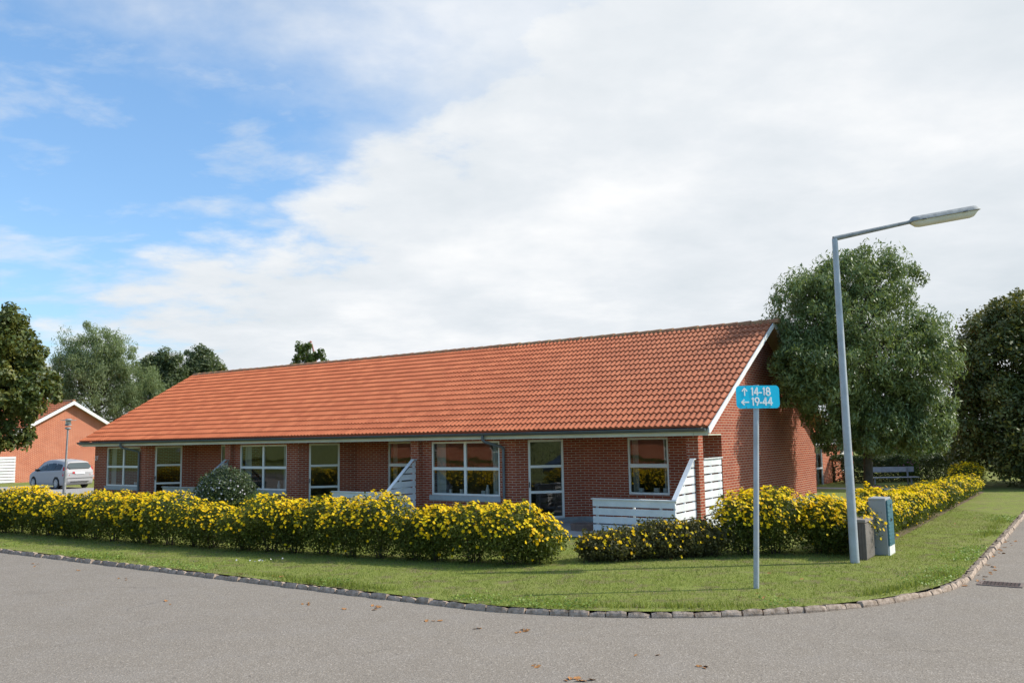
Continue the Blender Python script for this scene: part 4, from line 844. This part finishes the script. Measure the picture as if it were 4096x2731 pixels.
# ------------------------------------------------------------ street furniture
lamp = thing('street_lamp', (5.95, 15.35, LZ), 0, 'tall galvanised lamp post with a long tilted lamp head over the corner', 'street lamp')
lo = (5.95, 15.35, LZ)
mb = MB(); mb.tube([(5.95, 15.35, LZ-.02), (5.95, 15.35, 1.2), (5.95, 15.35, 5.86)], [.078, .074, .050], 20); mb.build('post', M_galv, lamp, lo, smooth=True)
mb = MB(); mb.tube([(5.925, 15.35, 5.86), (7.35, 15.33, 6.145)], [.047, .033], 16); mb.build('arm', M_galv_d, lamp, lo, smooth=True)
ax = Vector((1.30, -.02, .21)).normalized(); st = Vector((7.32, 15.33, 6.13)); sdv = Vector((0, 1, 0)); upv = ax.cross(sdv)*-1
if upv.z < 0: upv = -upv
def head(prof, x0, x1, top, bot, n=16, rnd=.1):
    mb = MB(); L = x1-x0; rings = []
    for i in range(n+1):
        u = i/n; s_ = min(1, (min(u, 1-u)*L/rnd)); s_ = math.sqrt(max(0, 1-(1-s_)**2)) if s_ < 1 else 1; s_ = max(s_, .25)
        ring = []
        for k in range(16):
            a = 2*PI*k/16; y = math.cos(a)*prof*(.45+.55*s_); z = math.sin(a); z = (z*top if z > 0 else z*bot)*s_
            ring.append(st+ax*(x0+L*u)+sdv*y+upv*z)
        rings.append(ring)
    for a, b in zip(rings, rings[1:]):
        for k in range(16): j = (k+1) % 16; mb.face([a[k], a[j], b[j], b[k]])
    mb.face(rings[0][::-1]); mb.face(rings[-1]); return mb
head(.145, 0, 1.30, .10, .012).build('housing', M_galv_d, lamp, lo, smooth=True)
d_ = head(.115, .03, 1.26, .01, .115, rnd=.16); d_.build('diffuser', M_diff, lamp, lo, smooth=True)
for u_ in (.22, .98):
    mb = MB(); c = st+ax*u_-sdv*.15; mb.tube([c-ax*.03, c+ax*.03], .014, 8); mb.build('clip', M_gutter, lamp, lo)

sg = thing('street_sign', (3.56, 13.02, LZ), 0, 'cyan number sign with arrows on a grey pole by the kerb', 'sign'); so = (3.56, 13.02, LZ)
mb = MB(); mb.tube([(3.56, 13.02, LZ-.02), (3.71, 13.02, 3.075)], .041, 18); mb.build('pole', M_galv, sg, so, smooth=True)
SX, SZ, SW, SH = 3.712, 2.893, .695, .345; SY = 12.965
def rrect(w_, h_, r_, n=6):
    P = []
    for cx_, cy_, t0 in ((w_/2-r_, h_/2-r_, 0), (-w_/2+r_, h_/2-r_, 90), (-w_/2+r_, -h_/2+r_, 180), (w_/2-r_, -h_/2+r_, 270)):
        for i in range(n+1): a = R(t0+90*i/n); P.append((cx_+r_*math.cos(a), cy_+r_*math.sin(a)))
    return P
Ms = Matrix.Translation((SX, SY, SZ)) @ Matrix.Rotation(R(9), 4, 'Z') @ Matrix.Rotation(PI/2, 4, 'X')
mb = MB(); mb.prism([Ms @ Vector((x, y, -.002)) for x, y in rrect(SW, SH, .062)], Ms.to_3x3() @ Vector((0, 0, .004))); plate = mb.build('plate', M_sign, sg, so)
tb = MB(); Mt = Ms @ Matrix.Translation((0, 0, .0025)); h_ = .122; sw = .021
text(tb, '14-18', -.117, .022, h_, sw, Mt); text(tb, '19-44', -.112, -.130, h_, sw, Mt)
strokes(tb, [(-.212, .022, -.212, .128), (-.212, .132, -.250, .090), (-.212, .132, -.174, .090)], .019, Mt)
strokes(tb, [(-.150, -.078, -.262, -.078), (-.266, -.078, -.224, -.040), (-.266, -.078, -.224, -.116)], .019, Mt)
tb.build('lettering', M_signw, plate, so)
for x in (-.19, .185):
    for y in (-.155, .155): mb = MB(); mb.tube([Ms @ Vector((x, y, .001)), Ms @ Vector((x, y, .006))], .007, 8); mb.build('bolt', M_gutter, plate, so)
mb = MB()
for z in (SZ-.09, SZ+.09): mb.box(SX-.06, SY+.010, z-.015, SX+.06, SY+.024, z+.015)
mb.build('bracket', M_galv_d, sg, so)

# cabinets (local frame of the house: x = -a, y = b)
c1 = thing('utility_cabinet', (6.26, 15.60, LZ), HR, 'low brown ribbed utility cabinet behind the lamp post', 'cabinet', 'utility cabinets at the corner')
mb = MB(); mb.box(-.25, 0, 0, 0, .70, .66); mb.build('body', M_ribd, c1, bevel=.006)
mb = MB()
for i in range(14): mb.box(.0, .012+i*.049, .02, .012, .012+i*.049+.034, .64)
mb.build('ribbed_door', M_rib, c1)
mb = MB()
for i in range(5): mb.box(-.245+i*.049, -.008, .02, -.245+i*.049+.03, 0, .64)
mb.build('ribbed_side', M_ribd, c1)
mb = MB(); mb.box(-.27, -.02, .66, .022, .72, .715); mb.build('cap', simple('cabinet_cap', (.27, .23, .20), .85, nz=.2), c1, bevel=.008)
c2 = thing('utility_cabinet', (6.88, 16.12, LZ), HR, 'tall grey utility cabinet with a teal slatted door', 'cabinet', 'utility cabinets at the corner')
mb = MB(); mb.box(-.30, 0, 0, 0, .50, 1.0); mb.box(-.302, -.002, 1.0, .002, .502, 1.045); mb.build('shell', M_cabg, c2, bevel=.01)
dr = MB(); dr.box(.001, .03, .17, .03, .49, 1.0)
for i in range(11): dr.box(.03, .06, .215+i*.07, .036, .46, .235+i*.07)
dr = dr.build('door', M_teal, c2)
mb = MB(); mb.box(.0365, .22, .61, .043, .27, .67); mb.box(.0365, .31, .615, .04, .33, .645); mb.build('lock', M_black, dr)
mb = MB()
strokes(mb, [(0, -.04, 0, .03), (-.03, .0, .03, .012), (0, 0, .022, -.03)], .010, Matrix.Translation((.0365, .27, .90)) @ Matrix.Rotation(PI/2, 4, 'Z') @ Matrix.Rotation(PI/2, 4, 'X')); mb.build('emblem', M_black, dr)
mb = MB(); mb.box(.001, .03, 0, .024, .5, .168); mb.build('plinth', M_conc if False else M_white, c2)
mb = MB()
for z in (.30, .78):
    for x in (-.20, -.14, -.08): mb.tube([(x, .002, z), (x, -.003, z)], .007, 8)
mb.build('vent_hole', M_black, c2); mb = MB(); mb.box(-.34, .05, .8, -.301, .45, .97); mb.build('back_flange', M_gutter, c2)

# gully grate
dg = thing('drain_grate', (*ab(-6.37, -3.95), .004), HR-R(0), 'rectangular rusty drain grate in the road by the bend of the kerb', 'drain')
mb = MB()
for i in range(9): mb.box(-.22+i*.052, -.16, 0, -.22+i*.052+.034, .16, .012)
mb.box(-.015, -.16, .0125, .015, .16, .0145); g_ = mb.build('grate', M_iron, dg)
mb = MB(); mb.box(-.30, -.2, -.002, .30, -.165, .010); mb.box(-.30, .165, -.002, .30, .2, .010); mb.box(-.30, -.165, -.002, -.235, .165, .010); mb.box(.26, -.165, -.002, .30, .165, .010); mb.build('frame', simple('grate_frame', (.20, .15, .13), .9, nz=.3), dg)
mb = MB(); mb.face([(-.24, -.165, .002), (.26, -.165, .002), (.26, .165, .002), (-.24, .165, .002)]); mb.build('pit_shade', M_black, dg)  # flat black sheet, painting the shade of the shaft below the bars

# bench
bn = thing('park_bench', (16.05, 36.9, LZ), R(-2), 'grey wooden bench in front of the dark hedge', 'bench')
mb = MB(); mb.box(-1.05, .16, .56, 1.07, .205, .78); mb.build('backrest', M_woodg, bn, bevel=.005)
mb = MB()
for i in range(3): mb.box(-1.02, -.3+i*.145, .335, 1.10, -.3+i*.145+.12, .365)
mb.build('seat', M_woodg, bn, bevel=.004)
for x in (-.75, .78):
    mb = MB(); mb.box(x-.03, .105, 0, x+.03, .158, .76); mb.build('leg', M_galv_d, bn); mb = MB(); mb.box(x-.03, -.24, 0, x+.03, -.18, .333); mb.build('leg', M_galv_d, bn)
    mb = MB(); mb.box(x-.028, -.178, .30, x+.028, .103, .333); mb.build('rail', M_galv_d, bn)

# small park lamp near the car
pl = thing('park_lamp', (-22.0, 42.2, LZ), 0, 'thin leaning lamp post with a flat disc hood in front of the silver car', 'street lamp'); po = (-22.0, 42.2, LZ)
tilt = Vector((.020, 0, 1)); tp = lambda z: Vector((-22.0, 42.2, LZ))+tilt*z
mb = MB(); mb.tube([tp(0), tp(.95)], .075, 12); mb.tube([tp(.95), tp(3.12)], [.048, .04], 12); mb.build('post', M_galv_d, pl, po, smooth=True)
mb = MB(); mb.lathe([(.09, 0), (.14, .05), (.12, .10), (.05, .12)], tp(3.12), 16); mb.lathe([(.04, 0), (.16, .02), (.10, .14), (.05, .16)], tp(3.30), 16); mb.build('collar', M_galv_d, pl, po, smooth=True)
mb = MB(); mb.lathe([(.10, 0), (.125, .02), (.125, .18), (.10, .2)], tp(3.36), 16); mb.build('lantern', M_diff, pl, po, smooth=True)
mb = MB(); mb.lathe([(.37, 0), (.37, .014), (.16, .03), (.12, .075), (.03, .085)], tp(3.57), 20); mb.build('hood', M_galv_d, pl, po, smooth=True)

# ------------------------------------------------------------ the silver car
M_car = simple('silver_paint', (.40, .39, .39), .6, .15, .3)
M_plastic = simple('dark_plastic', (.025, .026, .028), .5); M_redl = simple('tail_light_red', (.55, .02, .02), .2); M_lt = simple('lamp_clear', (.7, .68, .68), .15); M_rim = simple('rim_alloy', (.42, .43, .45), .4, .5); M_plate = simple('licence_plate', (.72, .72, .72), .5)
car = thing('parked_car', (-25.45, 48.3, LZ), R(90)+R(57), 'silver hatchback parked with its tailgate towards the lamp', 'car')
# local axes: +x forward, y left; length 4.23 from -2.1 to 2.13, width 1.69
stn = [  # x, zbot, zbelt, ztop, halfwidth belt, halfwidth top, halfwidth bottom
 (-2.12, .42, .80, .86, .70, .66, .68), (-2.06, .26, .92, 1.02, .79, .68, .78), (-1.99, .22, .96, 1.22, .82, .64, .81), (-1.86, .20, .97, 1.42, .835, .60, .83), (-1.2, .19, .96, 1.50, .845, .60, .84),
 (-.5, .19, .94, 1.545, .845, .60, .84), (.2, .19, .92, 1.52, .845, .59, .84), (.62, .19, .91, 1.42, .845, .60, .84), (.98, .19, .90, 1.20, .84, .64, .84), (1.28, .19, .90, .975, .83, .74, .83), (1.6, .20, .84, .90, .80, .70, .81), (1.9, .22, .72, .79, .74, .60, .76), (2.08, .28, .58, .64, .62, .5, .66), (2.13, .36, .48, .52, .5, .42, .52)]
def ring(s_):
    x, zb, zm, zt, hm, ht, hb = s_; P = []
    for sy in (1, -1):
        q = [(0, zt+.012), (ht*.6, zt+.008), (ht*.92, zt-.015), (ht, zt-.05 if zt-zm > .15 else zt-.01), (hm*.97, zm+.012), (hm, zm-.02), (hm*1.008, (zm+zb)/2), (hb, zb+.12), (hb*.96, zb), (0, zb)]
        P.append([(x, y*sy, z) for y, z in q])
    return P[0]+P[1][::-1][1:-1]
rs = [ring(s_) for s_ in stn]; mb = MB(); nr = len(rs[0])
def arch(x, y, z):
    for wx in (-1.22, 1.27):
        if abs(y) > .6 and math.hypot(x-wx, z-.30) < .355: return True
    return False
# densify along x so the wheel arches can be cut
dense = []
for a, b in zip(stn, stn[1:]):
    m_ = max(1, int((b[0]-a[0])/.05))
    for i in range(m_): t_ = i/m_; dense.append(tuple(a[k]+(b[k]-a[k])*t_ for k in range(7)))
dense.append(stn[-1]); rd = [ring(s_) for s_ in dense]
def side_sub(P):   # refine the side so arches look round
    out = []
    for i in range(len(P)):
        a, b = Vector(P[i]), Vector(P[(i+1) % len(P)]); out.append(tuple(a))
        n_ = 8 if (abs(a.y) > .6 and abs(b.y) > .6 and min(a.z, b.z) < .85 and abs(a.z-b.z) > .1) else 1
        for k in range(1, n_): out.append(tuple(a.lerp(b, k/n_)))
    return out
maxn = None; rd2 = []
for P in rd:
    out = []
    for i in range(len(P)):
        a, b = Vector(P[i]), Vector(P[(i+1) % len(P)]); out.append(a)
        if i in (5, 6, 7, 10, 11, 12):
            for k in range(1, 6): out.append(a.lerp(b, k/6))
    rd2.append(out)
nr = len(rd2[0])
for a, b in zip(rd2, rd2[1:]):
    for k in range(nr):
        j = (k+1) % nr; c = (a[k]+a[j]+b[j]+b[k])/4
        if arch(c.x, c.y, c.z): continue
        mb.face([a[k], a[j], b[j], b[k]])
mb.face(rd2[0]); mb.face(rd2[-1][::-1]); body = mb.build('body', M_car, car, smooth=True); car.scale = (.93, 1.0, 1.03)
mb = MB()   # dark underbody and arches
mb.box(-1.95, -.68, .2, 1.95, .68, .62); mb.build('underbody', M_black, car)
def on_side(x, f, sy, out=.006):   # point on greenhouse side between belt (0) and roof (1)
    k = [min(max(np.interp(x, [s_[0] for s_ in stn], [s_[i] for s_ in stn]), -9), 9) for i in range(7)]
    zm, zt, hm, ht = k[2]+.03, k[3]-.075, k[4]*.97, k[5]
    return (x, sy*(hm+(ht-hm)*f+out), zm+(zt-zm)*f)
for sy in (1, -1):
    mb = MB()
    for x0, x1 in ((.02, .93), (-.93, -.04), (-1.55, -1.0)):
        n_ = 6
        for i in range(n_):
            xa, xb = x0+(x1-x0)*i/n_, x0+(x1-x0)*(i+1)/n_
            def ft(x): return 1.
            mb.face([on_side(xa, .04, sy), on_side(xb, .04, sy), on_side(xb, ft(xb), sy), on_side(xa, ft(xa), sy)])
    mb.build('side_window', M_carglass, car)
    mb = MB()
    for x0, x1 in ((-1.62, .98),):
        n_ = 20
        for i in range(n_):
            xa, xb = x0+(x1-x0)*i/n_, x0+(x1-x0)*(i+1)/n_
            mb.face([on_side(xa, 0, sy, .003), on_side(xb, 0, sy, .003), on_side(xb, 1.04, sy, .003), on_side(xa, 1.04, sy, .003)])
    mb.build('window_surround', M_plastic, car)
    mb = MB(); mb.box(.78, sy*.86-.08 if sy > 0 else -.94, .93, .96, sy*.86+.08 if sy > 0 else -.78, 1.06); mb.build('mirror', M_plastic, car, bevel=.03)
    mb = MB(); mb.box(-.62, sy*.852-.01, .76, -.46, sy*.852+.012, .785); mb.box(.22, sy*.852-.01, .76, .38, sy*.852+.012, .785); mb.build('door_handle', M_car, car)
    # tail lights wrap the rear corners
    mb = MB(); y0, y1 = sy*.60, sy*.83
    mb.prism([(-2.03, sy*.845, .70), (-1.86, sy*.85, .68), (-1.88, sy*.82, 1.16), (-1.99, sy*.76, 1.16)], (0, -sy*.02, 0))
    mb.prism([(-2.135, sy*.56, .70), (-2.05, sy*.835, .70), (-1.98, sy*.76, 1.16), (-2.02, sy*.70, 1.12)], (.02, 0, 0)); mb.build('tail_light', M_redl, car)
    mb = MB(); mb.prism([(-2.145, sy*.60, .735), (-2.075, sy*.80, .735), (-2.05, sy*.78, .86), (-2.10, sy*.68, .86)], (.005, 0, 0)); mb.build('indicator', M_lt, car)
def rear(y, z, out=.01):
    xs = [(-2.135, .70), (-2.10, .93), (-2.055, 1.02), (-1.99, 1.22), (-1.87, 1.40)]
    x = np.interp(z, [q[1] for q in xs], [q[0] for q in xs]); return (x-out-.0, y, z)
def rear_patch(poly, out, mat, name, th=.012):
    P = [rear(y, z, out) for y, z in poly]; mb = MB(); mb.prism(P, (th, 0, 0)); return mb.build(name, mat, car)
rear_patch([(-.56, 1.06), (.56, 1.06), (.66, 1.14), (.56, 1.33), (.48, 1.37), (-.48, 1.37), (-.56, 1.33), (-.66, 1.15)], .05, M_plastic, 'rear_window_surround')
g_ = MB(); g_.face([rear(y, z, .056) for y, z in [(-.54, 1.075), (.54, 1.075), (.63, 1.145), (.54, 1.315), (.46, 1.35), (-.46, 1.35), (-.54, 1.315), (-.63, 1.155)]][::-1]); g_.build('rear_window', simple('rear_glass', (.10, .12, .125), .75, spec=.03), car)
rear_patch([(-.27, .77), (.27, .77), (.27, .88), (-.27, .88)], .03, M_plate, 'licence_plate')
rear_patch([(.30, .80), (.42, .82), (.40, .90), (.30, .90)], .03, M_redl, 'reversing_badge')
rear_patch([(-.78, .58), (.78, .58), (.80, .70), (-.80, .70)], .035, M_car, 'bumper', .05)
mb = MB(); mb.box(-2.18, -.5, .36, -2.10, .5, .39); mb.build('bumper_slot', M_plastic, car)
mb = MB(); mb.tube([(-1.55, 0, 1.52), (-1.75, 0, 1.60)], .006, 5); mb.build('antenna', M_plastic, car)
# windscreen
mb = MB(); mb.face([(.66, -.56, 1.405), (1.25, -.70, .985), (1.25, .70, .985), (.66, .56, 1.405)]); mb.build('windscreen', M_carglass, car)
for wx in (-1.22, 1.27):
    for sy in (1, -1):
        mb = MB(); Mw = Matrix.Translation((wx, sy*.76, .30)) @ Matrix.Rotation(PI/2, 4, 'X')
        mb.lathe([(.20, -.09), (.295, -.085), (.305, -.05), (.305, .05), (.295, .085), (.20, .09)], (0, 0, 0), 26, M=Mw); tyre = mb.build('wheel', M_black, car, smooth=True)
        mb = MB(); yo = sy*.855
        mb.lathe([(.01, 0), (.05, 0), (.06, -.01*sy)], (0, 0, 0), 12, M=Matrix.Translation((wx, yo, .30)) @ Matrix.Rotation(PI/2, 4, 'X'))
        for k in range(9):
            an = 2*PI*k/9; Mk = Matrix.Translation((wx, yo, .30)) @ Matrix.Rotation(an, 4, 'Y'); mb.box(.04, -.006, -.032, .205, .006, .032, Mk)
        mb.tube([(wx+.20*math.cos(2*PI*k/22), yo-sy*.002, .30+.20*math.sin(2*PI*k/22)) for k in range(23)], .014, 6, False)
        mb.build('rim', M_rim, tyre)

# ------------------------------------------------------------ dead leaves on the road and grass
src = bpy.data.meshes.new('fallen_leaf')
lv = [(-.5, 0, .02), (-.3, .22, .10), (0, .30, .05), (.3, .2, .12), (.55, 0, .03), (.3, -.22, .11), (0, -.28, .04), (-.3, -.2, .1), (0, 0, .0)]
src.from_pydata(lv, [], [(8, i, (i+1) % 8) for i in range(8)]); src.materials.append(M_deadleaf)
def gp(x, y, z=0.):   # ground point seen at a place in the 2352 px wide photograph
    K = 4096/2352; u_ = (x*K-2048)/FPX; v_ = (1365.5-y*K)/FPX; c, s_ = math.cos(ROL), math.sin(ROL); u_, v_ = u_*c+v_*s_, -u_*s_+v_*c
    d = Vector((u_, math.cos(PIT)-v_*math.sin(PIT), math.sin(PIT)+v_*math.cos(PIT))); t_ = (z-HCAM)/d.z; return d.x*t_, d.y*t_
spots = []
for (x, y, n_, sp) in [(64, 1295, 4, 14), (180, 1310, 1, 2), (278, 1330, 3, 10), (560, 1332, 2, 8), (712, 1388, 4, 10), (856, 1396, 5, 10), (996, 1425, 4, 9), (1100, 1443, 3, 6), (1200, 1450, 8, 14), (1230, 1530, 2, 6), (1330, 1562, 6, 16), (790, 1400, 2, 8), (1620, 1530, 3, 20), (1480, 1500, 2, 20), (1750, 1385, 4, 22), (1500, 1300, 2, 30), (950, 1340, 2, 20), (2100, 1250, 3, 60), (2200, 1200, 3, 50), (640, 1335, 2, 15), (1800, 1320, 3, 60), (400, 1382, 2, 12)]:
    for _ in range(n_): spots.append((x+random.gauss(0, sp), y+random.gauss(0, sp*.22)))
for i in range(26):   # a line of leaves in the gutter on the right
    s_ = KR*PI/2+random.uniform(-1.2, 5.5); (a, b), _ = kerb_pt(s_, -random.uniform(.03, .22)); spots.append(('ab', a, b))
for i, sp_ in enumerate(spots):
    if sp_[0] == 'ab': x, y = ab(sp_[1], sp_[2]); z = .004
    else:
        x, y = gp(*sp_); a, b = toab(x, y); onlawn = a > -KR and b > KC[1]-KR and not (a < 0 and b < KC[1] and math.hypot(a, b-KC[1]) > KR); z = LZ+.035 if onlawn else .004
    o = bpy.data.objects.new('fallen_leaf', src); col.objects.link(o); o.location = (x, y, z); o.rotation_euler = (random.uniform(-.3, .3), random.uniform(-.3, .3), random.uniform(0, 6.3)); sss = random.uniform(.045, .095); o.scale = (sss, sss, sss)
    lab = 'dry leaf in the gutter along the right hand kerb' if sp_[0] == 'ab' else ('dry brown leaf lying on the grass verge' if z > .01 else 'dry brown leaf lying out on the grey road')
    tag(o, lab, 'leaf', lab.replace('dry brown leaf', 'dry leaves').replace('dry leaf', 'dry leaves'))
# clover tufts and white clover heads
p = gp(612, 1292, LZ); quads('white_clover', L_white, np.array([[p[0]+rng.normal(0, .22), p[1]+rng.normal(0, .1), LZ+.05+rng.random()*.04] for _ in range(9)]), rng.normal(size=(9, 3))+[0, -1, 1], .020, 1, sides=5)
tag(bpy.data.objects['white_clover'], 'small cluster of white flowers in the grass by the left kerb', 'flowers')

# ------------------------------------------------------------ across the street (seen only in the window glass)
oh = simple_house('brick_house', 'red brick house across the street, mirrored in the window panes', *ab(42, -29), 0, HR+PI, 30, 9, 2.53, 5.5, M_brick_far, wins=[(2, 3.5, .9, 2.2, (2.75,), (1.6,)), (7, 9.2, .9, 2.2, (8.1,), (1.6,)), (14, 15.2, .9, 2.2, (), (1.6,)), (20, 22.2, .9, 2.2, (21.1,), (1.6,))])
plain_hedge('low hedge across the street, mirrored in the window panes', ab(4, -19.5), ab(44, -19.5), 1.15, 1.0, L_hedge, 26000)
M_dcar = simple('dark_car_paint', (.05, .06, .08), .25, .3, .6)
c = copy_tree(car); c.location = (13.6, -1.2, 0); c.rotation_euler = (0, 0, R(175)); c['label'] = 'dark hatchback across the street, mirrored in the glazed door'
for o in bpy.data.objects:
    if o.parent == c and o.data.materials and o.data.materials[0] == M_car:
        o.data = o.data.copy(); o.data.materials[0] = M_dcar
plain_hedge('dark hedge behind the photographer, mirrored in the glazed door', (10, -5.5), (24, -3.0), 2.2, 1.0, L_shrub, 12000)
